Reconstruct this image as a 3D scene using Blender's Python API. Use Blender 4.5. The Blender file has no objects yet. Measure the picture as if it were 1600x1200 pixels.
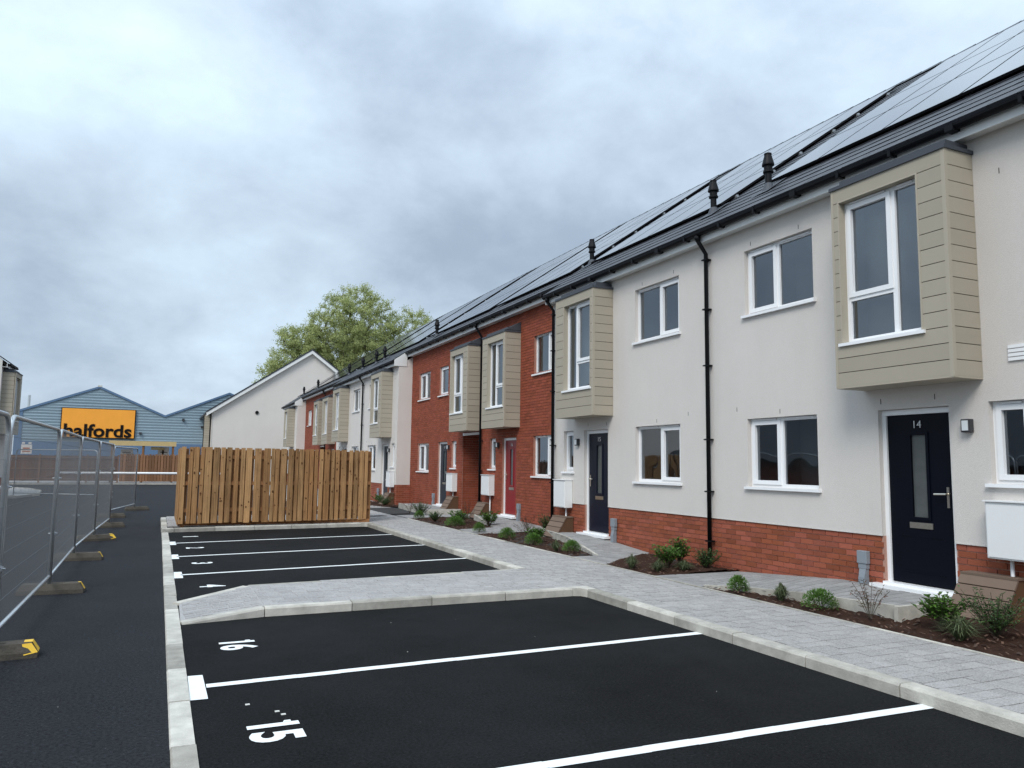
import bpy, math, random
import numpy as np
from mathutils import Vector, Matrix
R = random.Random(7)
SC = bpy.context.scene
COL = SC.collection
# ------------------------------------------------------------------ camera, world, sun, exposure
YAW, PITCH, ROLL, CAMH = 0.42792085, 0.10439642, 0.01282397, 1.7
cy, sy, cp, sp = math.cos(YAW), math.sin(YAW), math.cos(PITCH), math.sin(PITCH)
fd = Vector((sy*cp, cy*cp, sp)); rt = Vector((cy, -sy, 0)); up = rt.cross(fd)
r2 = rt*math.cos(ROLL) + up*math.sin(ROLL); u2 = up*math.cos(ROLL) - rt*math.sin(ROLL)
cam = bpy.data.cameras.new('camera'); cam.sensor_width = 36; cam.lens = 27.0; cam.clip_start = .05; cam.clip_end = 3000
camo = bpy.data.objects.new('camera', cam); COL.objects.link(camo)
m = Matrix((r2, u2, -fd)).transposed().to_4x4(); m.translation = (0, 0, CAMH)
camo.matrix_world = m
SC.camera = camo
SUN_EL, SUN_AZ = math.radians(45), math.radians(226)     # azimuth clockwise from +Y
wd = bpy.data.worlds.new('World'); SC.world = wd; wd.use_nodes = True
nt = wd.node_tree; N = nt.nodes; L = nt.links; N.clear()
def wn(t, **k):
    n = N.new(t)
    for a, b in k.items(): setattr(n, a, b)
    return n
def wmath(op, a, b=None, c=None, clamp=False):
    n = wn('ShaderNodeMath', operation=op, use_clamp=clamp)
    for i, v in enumerate((a, b, c)):
        if v is None: continue
        if isinstance(v, (int, float)): n.inputs[i].default_value = v
        else: L.new(v, n.inputs[i])
    return n.outputs[0]
sky = wn('ShaderNodeTexSky', sky_type='NISHITA', sun_disc=False, sun_elevation=SUN_EL, sun_rotation=SUN_AZ)
tc = wn('ShaderNodeTexCoord'); sx = wn('ShaderNodeSeparateXYZ'); L.new(tc.outputs['Generated'], sx.inputs[0])
zc = wmath('MAXIMUM', sx.outputs[2], 0.0)
den = wmath('ADD', zc, 0.55)
cx = wn('ShaderNodeCombineXYZ')
L.new(wmath('DIVIDE', sx.outputs[0], den), cx.inputs[0]); L.new(wmath('DIVIDE', sx.outputs[1], den), cx.inputs[1])
L.new(wmath('MULTIPLY', zc, 0.6), cx.inputs[2])
def noise(sc, det, rough, off, dist=0.0):
    mp = wn('ShaderNodeMapping'); L.new(cx.outputs[0], mp.inputs[0]); mp.inputs['Location'].default_value = off
    n = wn('ShaderNodeTexNoise'); n.inputs['Scale'].default_value = sc; n.inputs['Detail'].default_value = det
    n.inputs['Roughness'].default_value = rough; n.inputs['Distortion'].default_value = dist
    L.new(mp.outputs[0], n.inputs['Vector']); return n.outputs['Fac']
n1 = noise(1.6, 2, .45, (5.2, 3.7, .4), .1); n2 = noise(4.2, 9, .57, (7.3, 2.2, 0), .1); n3 = noise(.9, 2, .5, (11, 5, 2))
clo = wmath('ADD', wmath('MULTIPLY', n1, .54), wmath('MULTIPLY', n2, .46))
rmp = wn('ShaderNodeValToRGB'); L.new(clo, rmp.inputs[0]); e = rmp.color_ramp.elements
rmp.color_ramp.interpolation = 'B_SPLINE'
e[0].position = .37; e[0].color = (.225, .280, .350, 1)
e[1].position = .645; e[1].color = (.475, .59, .665, 1)
x = e.new(.465); x.color = (.325, .392, .468, 1)
x = e.new(.565); x.color = (.40, .487, .575, 1)
# overcast sky: the zenith is brighter than the horizon
gr = wn('ShaderNodeMapRange', interpolation_type='SMOOTHSTEP'); L.new(zc, gr.inputs[0])
gr.inputs[1].default_value = .15; gr.inputs[2].default_value = 1.0; gr.inputs[3].default_value = 1.0; gr.inputs[4].default_value = 2.2
hz = wn('ShaderNodeMapRange', interpolation_type='SMOOTHSTEP'); L.new(zc, hz.inputs[0]); hz.inputs[1].default_value = .0; hz.inputs[2].default_value = .30; hz.inputs[3].default_value = 1.22; hz.inputs[4].default_value = 1.0
vm = wn('ShaderNodeVectorMath', operation='SCALE'); L.new(rmp.outputs[0], vm.inputs[0]); L.new(wmath('MULTIPLY', gr.outputs[0], hz.outputs[0]), vm.inputs['Scale'])
bgc = wn('ShaderNodeBackground'); L.new(vm.outputs[0], bgc.inputs[0]); bgc.inputs[1].default_value = 1.0
bgs = wn('ShaderNodeBackground'); L.new(sky.outputs[0], bgs.inputs[0]); bgs.inputs[1].default_value = 0.06
mx = wn('ShaderNodeMixShader'); mx.inputs[0].default_value = 0.88
L.new(bgs.outputs[0], mx.inputs[1]); L.new(bgc.outputs[0], mx.inputs[2])
wo = wn('ShaderNodeOutputWorld'); L.new(mx.outputs[0], wo.inputs[0])
sl = bpy.data.lights.new('sun', 'SUN'); sl.energy = 1.5; sl.angle = math.radians(25); sl.color = (1, .96, .9)
so = bpy.data.objects.new('sun', sl); COL.objects.link(so)
sd = Vector((math.sin(SUN_AZ)*math.cos(SUN_EL), math.cos(SUN_AZ)*math.cos(SUN_EL), math.sin(SUN_EL)))
so.rotation_euler = sd.to_track_quat('Z', 'Y').to_euler(); so.location = (-10, -10, 30)
SC.view_settings.view_transform = 'Standard'; SC.view_settings.look = 'None'
SC.view_settings.exposure = 0.7; SC.view_settings.gamma = 1.0; SC.view_settings.use_curve_mapping = False

# ------------------------------------------------------------------ materials
def mat(name, col, rough=.6, spec=.5, metal=0, var=0.0, vscale=4, tint=0.0, bump=0, bscale=60, streak=0, rvar=0, speck=None, fine=0, fscale=150, ior=None, hue=None, grain=0):
    m = bpy.data.materials.new(name); m.use_nodes = True
    nt = m.node_tree; b = nt.nodes['Principled BSDF']; ln = nt.links
    def nd(t, **k):
        n = nt.nodes.new(t)
        for a, v in k.items(): setattr(n, a, v)
        return n
    def mth(op, a, bb):
        n = nd('ShaderNodeMath', operation=op)
        for i, v in enumerate((a, bb)):
            if isinstance(v, (int, float)): n.inputs[i].default_value = v
            else: ln.new(v, n.inputs[i])
        return n.outputs[0]
    b.inputs['Roughness'].default_value = rough; b.inputs['Metallic'].default_value = metal
    b.inputs['Specular IOR Level'].default_value = spec
    if ior: b.inputs['IOR'].default_value = ior
    geo = nd('ShaderNodeNewGeometry'); pos = geo.outputs['Position']
    def nz(scale, det=4, r=.6, sc3=(1, 1, 1)):
        mp = nd('ShaderNodeMapping'); mp.inputs['Scale'].default_value = sc3; ln.new(pos, mp.inputs[0])
        t = nd('ShaderNodeTexNoise'); t.inputs['Scale'].default_value = scale; t.inputs['Detail'].default_value = det
        t.inputs['Roughness'].default_value = r; ln.new(mp.outputs[0], t.inputs['Vector']); return t.outputs['Fac']
    fac = None
    def add(v):
        nonlocal fac
        fac = v if fac is None else mth('ADD', fac, v)
    if var: add(mth('MULTIPLY', mth('SUBTRACT', nz(vscale, 5), .5), var*2))
    if fine: add(mth('MULTIPLY', mth('SUBTRACT', nz(fscale, 2, .7), .5), fine*2))
    if streak: add(mth('MULTIPLY', mth('SUBTRACT', nz(1.6, 5, .6, (1, 1, .12)), .5), streak*2))
    if grain: add(mth('MULTIPLY', mth('SUBTRACT', nz(34, 3, .6, (1, 1, .045)), .5), grain*2))
    if tint:
        at = nd('ShaderNodeAttribute', attribute_name='tint'); oi = nd('ShaderNodeObjectInfo')
        fr = mth('FRACT', mth('ADD', at.outputs['Fac'], oi.outputs['Random']), 0)
        add(mth('MULTIPLY', mth('SUBTRACT', fr, .5), tint*2))
    base = nd('ShaderNodeRGB'); base.outputs[0].default_value = (*col, 1); out = base.outputs[0]
    if hue is not None:      # second colour mixed in by a soft noise / tint
        c2, hs = hue
        mxx = nd('ShaderNodeMix', data_type='RGBA'); mxx.inputs[7].default_value = (*c2, 1); ln.new(out, mxx.inputs[6])
        at = nd('ShaderNodeAttribute', attribute_name='tint'); oi = nd('ShaderNodeObjectInfo')
        f1 = mth('FRACT', mth('MULTIPLY', mth('ADD', at.outputs['Fac'], oi.outputs['Random']), 7.31), 0)
        mr = nd('ShaderNodeMapRange'); ln.new(mth('ADD', mth('MULTIPLY', f1, .6), mth('MULTIPLY', nz(hs, 3), .6)), mr.inputs[0])
        mr.inputs[1].default_value = .35; mr.inputs[2].default_value = .9
        ln.new(mr.outputs[0], mxx.inputs[0]); out = mxx.outputs[2]
    if fac is not None:
        vm = nd('ShaderNodeVectorMath', operation='SCALE'); ln.new(out, vm.inputs[0]); ln.new(mth('ADD', fac, 1.0), vm.inputs['Scale']); out = vm.outputs[0]
    if speck:
        sc_, thr, scol = speck
        v = nz(sc_, 1, .5)
        mr = nd('ShaderNodeMapRange'); ln.new(v, mr.inputs[0]); mr.inputs[1].default_value = thr; mr.inputs[2].default_value = thr+.05
        mxx = nd('ShaderNodeMix', data_type='RGBA'); ln.new(mr.outputs[0], mxx.inputs[0]); ln.new(out, mxx.inputs[6]); mxx.inputs[7].default_value = (*scol, 1); out = mxx.outputs[2]
    ln.new(out, b.inputs['Base Color'])
    if rvar: ln.new(mth('ADD', mth('MULTIPLY', mth('SUBTRACT', nz(3.0, 4), .5), rvar*2), rough), b.inputs['Roughness'])
    if bump:
        bp = nd('ShaderNodeBump'); bp.inputs['Strength'].default_value = min(1, bump); bp.inputs['Distance'].default_value = .01
        ln.new(nz(bscale, 3, .6), bp.inputs['Height']); ln.new(bp.outputs[0], b.inputs['Normal'])
    return m
M = {}
M['render'] = mat('cream_render', (.635, .60, .565), .9, .2, var=.07, vscale=.8, streak=.045, bump=.8, bscale=120, fine=.10, fscale=75)
M['brick'] = mat('red_brick', (.255, .073, .035), .85, .25, var=.12, vscale=9, tint=.2, bump=.5, bscale=90, fine=.12, hue=((.30, .088, .055), 1.3))
M['brick_wall'] = mat('red_brick_wall', (.248, .064, .032), .85, .25, var=.12, vscale=2, tint=.16, streak=.12, bump=.4, bscale=90, fine=.1, hue=((.275, .070, .042), .8))
M['mortar'] = mat('mortar', (.34, .15, .105), .95, .2, var=.25, vscale=5, bump=.4, hue=((.46, .30, .25), 1.1))
M['mortar_pale'] = mat('mortar_pale', (.37, .19, .14), .95, .2, var=.35, vscale=2.2, bump=.4, hue=((.60, .42, .36), 1.4))
M['tile'] = mat('roof_tile', (.034, .036, .044), .5, .36, tint=.18, var=.15, vscale=3, rvar=.1)
M['panel'] = mat('solar_glass', (.016, .017, .026), .10, .6, ior=2.0, tint=.1, rvar=.03)
M['panel_edge'] = mat('panel_edge', (.010, .010, .012), .7, .1)
M['galv'] = mat('galvanised_steel', (.50, .53, .55), .42, .5, metal=.75, var=.25, vscale=9, fine=.12, fscale=60)
M['wire'] = mat('galvanised_wire', (.16, .17, .18), .6, .4, metal=.3)
M['clad'] = mat('beige_cladding', (.365, .328, .262), .72, .3, tint=.06, var=.04, vscale=3, streak=.04, bump=.25, bscale=120)
M['clad_trim'] = mat('beige_trim', (.385, .345, .275), .6, .3)
M['dark_gap'] = mat('dark_gap', (.03, .027, .02), .9, .1)
M['lead'] = mat('grey_capping', (.055, .062, .075), .6, .4, var=.1)
M['upvc'] = mat('white_upvc', (.80, .81, .82), .32, .5, var=.02)
M['fascia'] = mat('white_fascia', (.70, .71, .70), .4, .5, var=.05)
M['black_pvc'] = mat('black_pvc', (.005, .0055, .007), .5, .16, rvar=.1)
M['navy'] = mat('navy_door', (.0035, .006, .017), .4, .25, fine=.2, fscale=40, bump=.15, bscale=80)
M['black_navy'] = mat('black_navy_door', (.0016, .0026, .007), .4, .15, bump=.15, bscale=80)
M['slate_door'] = mat('slate_blue_door', (.009, .016, .027), .4, .35)
M['red_door'] = mat('red_door', (.22, .007, .009), .38, .5, bump=.1, bscale=80)
M['steel'] = mat('brushed_steel', (.62, .58, .50), .3, .5, metal=1, var=.2, vscale=20)
M['number'] = mat('number_chrome', (.75, .75, .75), .3, .5, metal=.7)
M['box_white'] = mat('white_grp', (.74, .75, .75), .45, .5, var=.03)
M['grey_pvc'] = mat('grey_pvc', (.22, .25, .28), .5, .4)
M['lamp_body'] = mat('lamp_body', (.03, .03, .035), .4)
M['lamp_glass'] = mat('lamp_glass', (.62, .66, .68), .25)
M['wpc'] = mat('brown_composite_plank', (.165, .118, .09), .8, .2, tint=.08, var=.08, streak=.1)
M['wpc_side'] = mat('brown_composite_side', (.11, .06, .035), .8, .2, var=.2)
M['interior'] = mat('room_wall', (.66, .65, .63), .95, .1, var=.08, vscale=1.2)
M['room_reveal'] = mat('window_board', (.7, .7, .7), .7)
M['asphalt'] = mat('fresh_asphalt', (.0092, .0097, .0104), .85, .11, var=.9, vscale=.7, fine=1.6, fscale=48, bump=.7, bscale=220, rvar=.08, speck=(44, .735, (.040, .040, .042)))
M['road'] = mat('road_asphalt', (.0195, .0208, .0245), .85, .14, var=.34, vscale=.45, fine=1.5, fscale=40, bump=.9, bscale=150, rvar=.08, speck=(38, .735, (.07, .07, .078)))
M['kerb'] = mat('concrete_kerb', (.50, .48, .43), .9, .2, tint=.13, var=.5, vscale=6, fine=.12, fscale=90, bump=.5, bscale=90, hue=((.30, .285, .25), 2.4))
M['paver'] = mat('grey_paver', (.335, .325, .318), .9, .2, tint=.09, var=.14, vscale=1.1, fine=.75, fscale=85, bump=.5, bscale=150, speck=(95, .69, (.42, .42, .43)))
M['ramp_paver'] = mat('grey_ramp_paver', (.27, .265, .262), .9, .2, tint=.12, var=.15, vscale=2, fine=.25, fscale=110, bump=.5, bscale=120)
M['joint'] = mat('paving_joint', (.05, .05, .05), .95, .1, var=.3)
M['soil'] = mat('bark_soil', (.040, .021, .015), .98, .1, var=.45, vscale=9, fine=.6, fscale=70, bump=1, bscale=50)
M['mark'] = mat('white_road_paint', (.78, .80, .79), .7, .3, var=.08, vscale=7, fine=.08, fscale=120, bump=.4, bscale=160, speck=(40, .74, (.45, .45, .45)))
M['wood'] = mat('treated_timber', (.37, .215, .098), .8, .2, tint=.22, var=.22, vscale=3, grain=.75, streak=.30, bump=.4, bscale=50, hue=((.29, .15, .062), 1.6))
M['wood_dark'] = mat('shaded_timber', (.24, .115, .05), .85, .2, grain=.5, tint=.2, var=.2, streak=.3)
M['obscure'] = mat('obscure_glass', (.085, .095, .095), .22, .6, var=.3, vscale=6)
M['far_timber'] = mat('weathered_timber', (.215, .115, .065), .85, .2, tint=.3, streak=.3)
M['knot'] = mat('timber_knot', (.11, .048, .02), .85, .2)
M['wood_pale'] = mat('pale_timber', (.52, .40, .20), .8, .2, var=.15, tint=.1)
M['brown_fence'] = mat('brown_fence', (.125, .065, .042), .85, .2, tint=.18, var=.15, streak=.25)
M['brown_post'] = mat('brown_post', (.19, .11, .075), .85, .2)
M['rubber'] = mat('recycled_rubber', (.085, .075, .062), .9, .2, var=.35, vscale=8, fine=.3, fscale=60, bump=.8, bscale=60)
M['yellow'] = mat('yellow_reflector', (.80, .50, .035), .45, .5, var=.1, vscale=30)
M['blue_clad'] = mat('blue_cladding', (.20, .275, .325), .5, .45, tint=.06, var=.06, streak=.06)
M['blue_deep'] = mat('blue_trim', (.085, .15, .25), .5, .45, var=.06)
M['orange'] = mat('orange_sign', (.80, .33, .035), .5, .4, var=.1, vscale=.8, streak=.05)
M['black_letter'] = mat('black_letters', (.008, .007, .008), .8, .1)
M['shed_roof'] = mat('pale_sheet_roof', (.48, .47, .42), .6, .4, var=.1, tint=.08)
M['bark'] = mat('tree_bark', (.075, .062, .045), .95, .1, var=.3, bump=.6, bscale=8)
M['leaf_tree'] = mat('spring_leaf', (.385, .43, .175), .6, .3, tint=.30, var=.25, vscale=.35)
M['leaf'] = mat('shrub_leaf', (.085, .175, .030), .5, .4, tint=.45, var=.1)
M['leaf_dark'] = mat('dark_shrub_leaf', (.040, .095, .030), .42, .45, tint=.4, hue=((.10, .17, .05), 5))
M['leaf_grass'] = mat('sedge_leaf', (.10, .125, .060), .6, .35, tint=.45)
M['leaf_red'] = mat('nandina_leaf', (.085, .075, .035), .5, .4, tint=.5, hue=((.16, .045, .03), 6))
M['ground'] = mat('rough_ground', (.10, .10, .08), .95, .1, var=.3)
M['grit'] = mat('pale_grit', (.6, .59, .55), .8)
M['chip'] = mat('bark_chip', (.075, .042, .028), .95, tint=.7)
M['iron'] = mat('cast_iron', (.035, .035, .036), .6, .4, var=.2)
M['white_pole'] = mat('white_barrier', (.82, .83, .84), .4)
M['sign_white'] = mat('notice_board', (.66, .62, .58), .5)
M['notice_red'] = mat('notice_print', (.42, .16, .10), .5)
# leaves let some light through
for k in ('leaf_tree', 'leaf', 'leaf_dark', 'leaf_grass', 'leaf_red'):
    M[k].node_tree.nodes['Principled BSDF'].inputs['Subsurface Weight'].default_value = 0
    b = M[k].node_tree.nodes['Principled BSDF']; nt_ = M[k].node_tree
    tr = nt_.nodes.new('ShaderNodeBsdfTranslucent'); ms = nt_.nodes.new('ShaderNodeMixShader'); ms.inputs[0].default_value = .3
    nt_.links.new(b.inputs['Base Color'].links[0].from_socket, tr.inputs[0])
    nt_.links.new(b.outputs[0], ms.inputs[1]); nt_.links.new(tr.outputs[0], ms.inputs[2])
    nt_.links.new(ms.outputs[0], nt_.nodes['Material Output'].inputs[0])
g = bpy.data.materials.new('window_glass'); g.use_nodes = True; gn = g.node_tree; gn.nodes.clear()
fr = gn.nodes.new('ShaderNodeFresnel'); fr.inputs[0].default_value = 2.5
tr = gn.nodes.new('ShaderNodeBsdfTransparent'); tr.inputs[0].default_value = (.78, .81, .81, 1)
gl = gn.nodes.new('ShaderNodeBsdfGlossy'); gl.inputs['Roughness'].default_value = .015; gl.inputs[0].default_value = (.86, .93, 1, 1)
nzt = gn.nodes.new('ShaderNodeTexNoise'); nzt.inputs['Scale'].default_value = 1.3; nzt.inputs['Detail'].default_value = 1
gp = gn.nodes.new('ShaderNodeNewGeometry'); gn.links.new(gp.outputs['Position'], nzt.inputs['Vector'])
bpn = gn.nodes.new('ShaderNodeBump'); bpn.inputs['Strength'].default_value = .16; bpn.inputs['Distance'].default_value = .05
gn.links.new(nzt.outputs[0], bpn.inputs['Height']); gn.links.new(bpn.outputs[0], gl.inputs['Normal'])
mxs = gn.nodes.new('ShaderNodeMixShader'); og = gn.nodes.new('ShaderNodeOutputMaterial')
gn.links.new(fr.outputs[0], mxs.inputs[0]); gn.links.new(tr.outputs[0], mxs.inputs[1]); gn.links.new(gl.outputs[0], mxs.inputs[2]); gn.links.new(mxs.outputs[0], og.inputs[0])
M['glass'] = g

# ------------------------------------------------------------------ mesh helpers
class MB:
    def __init__(s): s.v = []; s.f = []; s.t = []
    def add(s, vs, fs, t=0.0):
        o = len(s.v); s.v += vs
        for f in fs: s.f.append(tuple(o+i for i in f)); s.t.append(t)
        return s
    def box(s, x0, x1, y0, y1, z0, z1, t=0.0, skip=()):
        if x0 > x1: x0, x1 = x1, x0
        if y0 > y1: y0, y1 = y1, y0
        if z0 > z1: z0, z1 = z1, z0
        vs = [(x0,y0,z0),(x1,y0,z0),(x1,y1,z0),(x0,y1,z0),(x0,y0,z1),(x1,y0,z1),(x1,y1,z1),(x0,y1,z1)]
        fs = {'b':(0,3,2,1),'t':(4,5,6,7),'-y':(0,1,5,4),'+x':(1,2,6,5),'+y':(2,3,7,6),'-x':(3,0,4,7)}
        return s.add(vs, [f for k, f in fs.items() if k not in skip], t)
    def quad(s, a, b, c, d, t=0.0): return s.add([a, b, c, d], [(0,1,2,3)], t)
    def poly(s, pts, t=0.0): return s.add(list(pts), [tuple(range(len(pts)))], t)
    def prism(s, pts, z0, z1, t=0.0):      # ccw footprint in xy
        n = len(pts)
        z1s = z1 if isinstance(z1, (list, tuple)) else [z1]*n
        vs = [(p[0], p[1], z0) for p in pts] + [(p[0], p[1], z1s[i]) for i, p in enumerate(pts)]
        fs = [tuple(range(n-1, -1, -1)), tuple(range(n, 2*n))] + [(i, (i+1) % n, n+(i+1) % n, n+i) for i in range(n)]
        return s.add(vs, fs, t)
    def tube(s, pts, r, n=8, t=0.0, cap=True):
        pts = [Vector(p) for p in pts]; rs = r if isinstance(r, (list, tuple)) else [r]*len(pts)
        rings = []; pa = None
        for i, p in enumerate(pts):
            d = (pts[min(i+1, len(pts)-1)] - pts[max(i-1, 0)]).normalized()
            if pa is None: a = d.cross(Vector((0, 0, 1)) if abs(d.z) < .9 else Vector((1, 0, 0))).normalized()
            else: a = (pa - d*pa.dot(d)).normalized()
            pa = a; b = d.cross(a)
            rings.append([tuple(p + (a*math.cos(2*math.pi*k/n) + b*math.sin(2*math.pi*k/n))*rs[i]) for k in range(n)])
        vs = [q for g in rings for q in g]; fs = []
        for i in range(len(pts)-1):
            for k in range(n): fs.append((i*n+k, i*n+(k+1) % n, (i+1)*n+(k+1) % n, (i+1)*n+k))
        if cap: fs += [tuple(range(n-1, -1, -1)), tuple(range((len(pts)-1)*n, len(pts)*n))]
        return s.add(vs, fs, t)
    def lathe(s, prof, n=12, c=(0, 0, 0), t=0.0):
        vs = [(c[0]+r*math.cos(2*math.pi*k/n), c[1]+r*math.sin(2*math.pi*k/n), c[2]+z) for r, z in prof for k in range(n)]
        fs = [(i*n+k, i*n+(k+1) % n, (i+1)*n+(k+1) % n, (i+1)*n+k) for i in range(len(prof)-1) for k in range(n)]
        fs += [tuple(range(n-1, -1, -1)), tuple(range((len(prof)-1)*n, len(prof)*n))]
        return s.add(vs, fs, t)
    def mesh(s, name, mt, smooth=False):
        me = bpy.data.meshes.new(name); me.from_pydata(s.v, [], s.f)
        a = me.attributes.new('tint', 'FLOAT', 'FACE'); a.data.foreach_set('value', s.t)
        for q in (mt if isinstance(mt, (list, tuple)) else [mt]): me.materials.append(M[q])
        if smooth: me.polygons.foreach_set('use_smooth', [True]*len(s.f))
        me.update(); return me
    def build(s, name, mt, parent=None, loc=(0, 0, 0), smooth=False, bevel=0):
        o = link(name, s.mesh(name, mt, smooth), parent, loc)
        if bevel:
            b = o.modifiers.new('bevel', 'BEVEL'); b.width = bevel; b.segments = 2; b.limit_method = 'ANGLE'
        return o
def link(name, data, parent=None, loc=(0, 0, 0), rot=(0, 0, 0), sc=(1, 1, 1)):
    o = bpy.data.objects.new(name, data); COL.objects.link(o)
    o.location = loc; o.rotation_euler = rot; o.scale = sc
    if parent: o.parent = parent
    return o
def thing(name, label, cat, loc=(0, 0, 0), rz=0, group=None):
    o = link(name, None, None, loc, (0, 0, rz)); o['label'] = label; o['category'] = cat; o.empty_display_size = .3
    if group: o['group'] = group
    return o
def tag(o, label, cat, group=None):
    o['label'] = label; o['category'] = cat
    if group: o['group'] = group
    return o
def struct(o): o['kind'] = 'structure'; return o
def stuff(o): o['kind'] = 'stuff'; return o
UNIT = {}
def unit(mt, bev=0.0):
    k = (mt, bev)
    if k not in UNIT:
        mb = MB()
        if bev: # chamfered top: block in 0..1
            b = bev
            vs = [(0,0,0),(1,0,0),(1,1,0),(0,1,0),(0,0,1-b),(1,0,1-b),(1,1,1-b),(0,1,1-b),(b,b,1),(1-b,b,1),(1-b,1-b,1),(b,1-b,1)]
            fs = [(0,1,5,4),(1,2,6,5),(2,3,7,6),(3,0,4,7),(4,5,9,8),(5,6,10,9),(6,7,11,10),(7,4,8,11),(8,9,10,11)]
            mb.add(vs, fs)
        else: mb.box(0, 1, 0, 1, 0, 1)
        UNIT[k] = mb.mesh('block_'+mt, mt)
    return UNIT[k]
def block(name, mt, parent, x0, x1, y0, y1, z0, z1, bev=0.0):
    return link(name, unit(mt, bev), parent, (x0, y0, z0), (0, 0, 0), (x1-x0, y1-y0, z1-z0))
CACHE = {}
def cached(key, fn):
    if key not in CACHE: CACHE[key] = fn()
    return CACHE[key]
FONT = {}
def text_mesh(s, size, ext, mt, bold=0.0, sx=1.0, shear=0):
    c = bpy.data.curves.new('lettering', 'FONT'); c.body = s; c.size = size; c.extrude = ext; c.offset = bold; c.align_x = 'CENTER'; c.align_y = 'CENTER'
    c.shear = shear; c.resolution_u = 4
    o = bpy.data.objects.new('lettering', c); COL.objects.link(o)
    bpy.context.view_layer.update(); dg = bpy.context.evaluated_depsgraph_get()
    me = bpy.data.meshes.new_from_object(o.evaluated_get(dg)); me.name = 'lettering'
    COL.objects.unlink(o); bpy.data.objects.remove(o)
    for v in me.vertices: v.co.x *= sx
    me.materials.clear(); me.materials.append(M[mt])
    return me
def fit_text(me, w, h):   # scale the glyphs to an exact width and height, centred
    xs = [v.co.x for v in me.vertices]; ys = [v.co.y for v in me.vertices]
    a, b = (min(xs)+max(xs))/2, (min(ys)+max(ys))/2; kx = w/(max(xs)-min(xs)); ky = h/(max(ys)-min(ys))
    for v in me.vertices: v.co.x = (v.co.x-a)*kx; v.co.y = (v.co.y-b)*ky
    return me

# ------------------------------------------------------------------ geometry of the place
D = 8.3            # cream facades stand in the plane x = 8.3, the red ones 0.55 further back
RC = .55
TP = math.tan(math.radians(35)); CP = math.cos(math.radians(35)); SP = math.sin(math.radians(35))
RX0, RZ0, RV = 8.0, 5.64, 7.85      # foot of the roof slope and its length
def roof_z(x): return RZ0 + TP*(x-RX0)
PLZ = .87          # top of the brick plinth

# ---- ground sheets
struct(MB().quad((-400,-300,-.03),(500,-300,-.03),(500,700,-.03),(-400,700,-.03)).build('ground', 'ground'))
struct(MB().quad((-32,-14,0),(.15,-14,0),(.15,61,0),(-32,61,0)).quad((.15,24.2,0),(5.3,24.2,0),(5.3,61,0),(.15,61,0)).build('road', 'road'))
park = struct(MB().quad((.29,-14,.0),(5.2,-14,.0),(5.2,9.05,.0),(.29,9.05,.0)).quad((.29,9.9,.0),(5.2,10.5,.0),(5.2,20.7,.0),(.29,20.3,.0)).build('parking_area', 'asphalt'))

# ---- kerbs
kerb = struct(link('kerb', None))
def stone_line(p0, p1, w, h, zb=-.05, ln=.915, side=1, z0b=None, taper=None):
    """kerb stones from p0 to p1; they lie on the left (side=1) of the direction"""
    p0 = Vector((*p0, 0)); p1 = Vector((*p1, 0)); d = p1-p0; tot = d.length; d.normalize(); nrm = Vector((-d.y, d.x, 0))*side
    n = max(1, round(tot/ln)); st = tot/n
    for i in range(n):
        a = p0 + d*(i*st+.005); b = p0 + d*((i+1)*st-.005); j = R.uniform(-.003, .003)
        h0 = h1 = h + R.uniform(-.003, .003)
        if taper: h0 = taper[0] + (taper[1]-taper[0])*i/n; h1 = taper[0] + (taper[1]-taper[0])*(i+1)/n
        mb = MB(); ch = .018
        def pt(q, o, z): r = q + nrm*(o+j); return (r.x, r.y, z)
        vs = []
        for q, hh in ((a, h0), (b, h1)):
            vs += [pt(q, 0, zb), pt(q, 0, hh-ch), pt(q, ch*.7, hh), pt(q, w, hh), pt(q, w, zb)]
        fs = [(0,1,6,5),(1,2,7,6),(2,3,8,7),(3,4,9,8),(4,3,2,1,0),(5,6,7,8,9)]
        if side < 0: fs = [tuple(reversed(f)) for f in fs]
        fs = [tuple(reversed(f)) for f in fs]
        mb.add(vs, fs); mb.build('kerb_stone', 'kerb', kerb)
stone_line((.15, -6), (.15, 20.0), .145, .012, side=-1)          # flush strip along the road edge
stone_line((5.15, -6), (5.15, 8.85), .135, .10, side=-1)          # pavement kerb of the near bays
stone_line((5.02, 9.0), (1.15, 9.0), .13, .10, side=-1)           # front of the paved island
stone_line((1.15, 9.0), (.31, 8.86), .13, .10, side=-1, ln=.9, taper=(.10, .02))
mbc = MB(); mbc.prism([(5.15,8.85),(5.285,8.85),(5.285,9.13),(5.02,9.13),(5.02,9.0),(5.11,8.96)], -.05, .1); mbc.build('kerb_stone', 'kerb', kerb)
stone_line((.31, 10.02), (1.15, 10.60), .11, .06, side=1, taper=(.03, .095))
stone_line((1.15, 10.60), (5.15, 10.88), .10, .10, side=1)
stone_line((5.15, 11.0), (5.15, 20.45), .135, .10, side=-1)
stone_line((5.0, 20.55), (.42, 20.1), .13, .10, side=-1)
mbc = MB(); mbc.prism([(5.15,20.45),(5.285,20.45),(5.285,20.71),(5.0,20.68),(5.0,20.55),(5.11,20.53)], -.05, .1); mbc.build('kerb_stone', 'kerb', kerb)
stone_line((.42, 20.1), (.16, 20.05), .13, .10, side=-1, ln=.4)
stone_line((.14, 20.2), (.14, 24.0), .13, .10, side=-1)
stone_line((.3, 24.3), (5.3, 24.3), .13, .10, side=-1)
stone_line((5.15, 24.3), (5.15, 57), .13, .10, side=-1)

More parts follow.
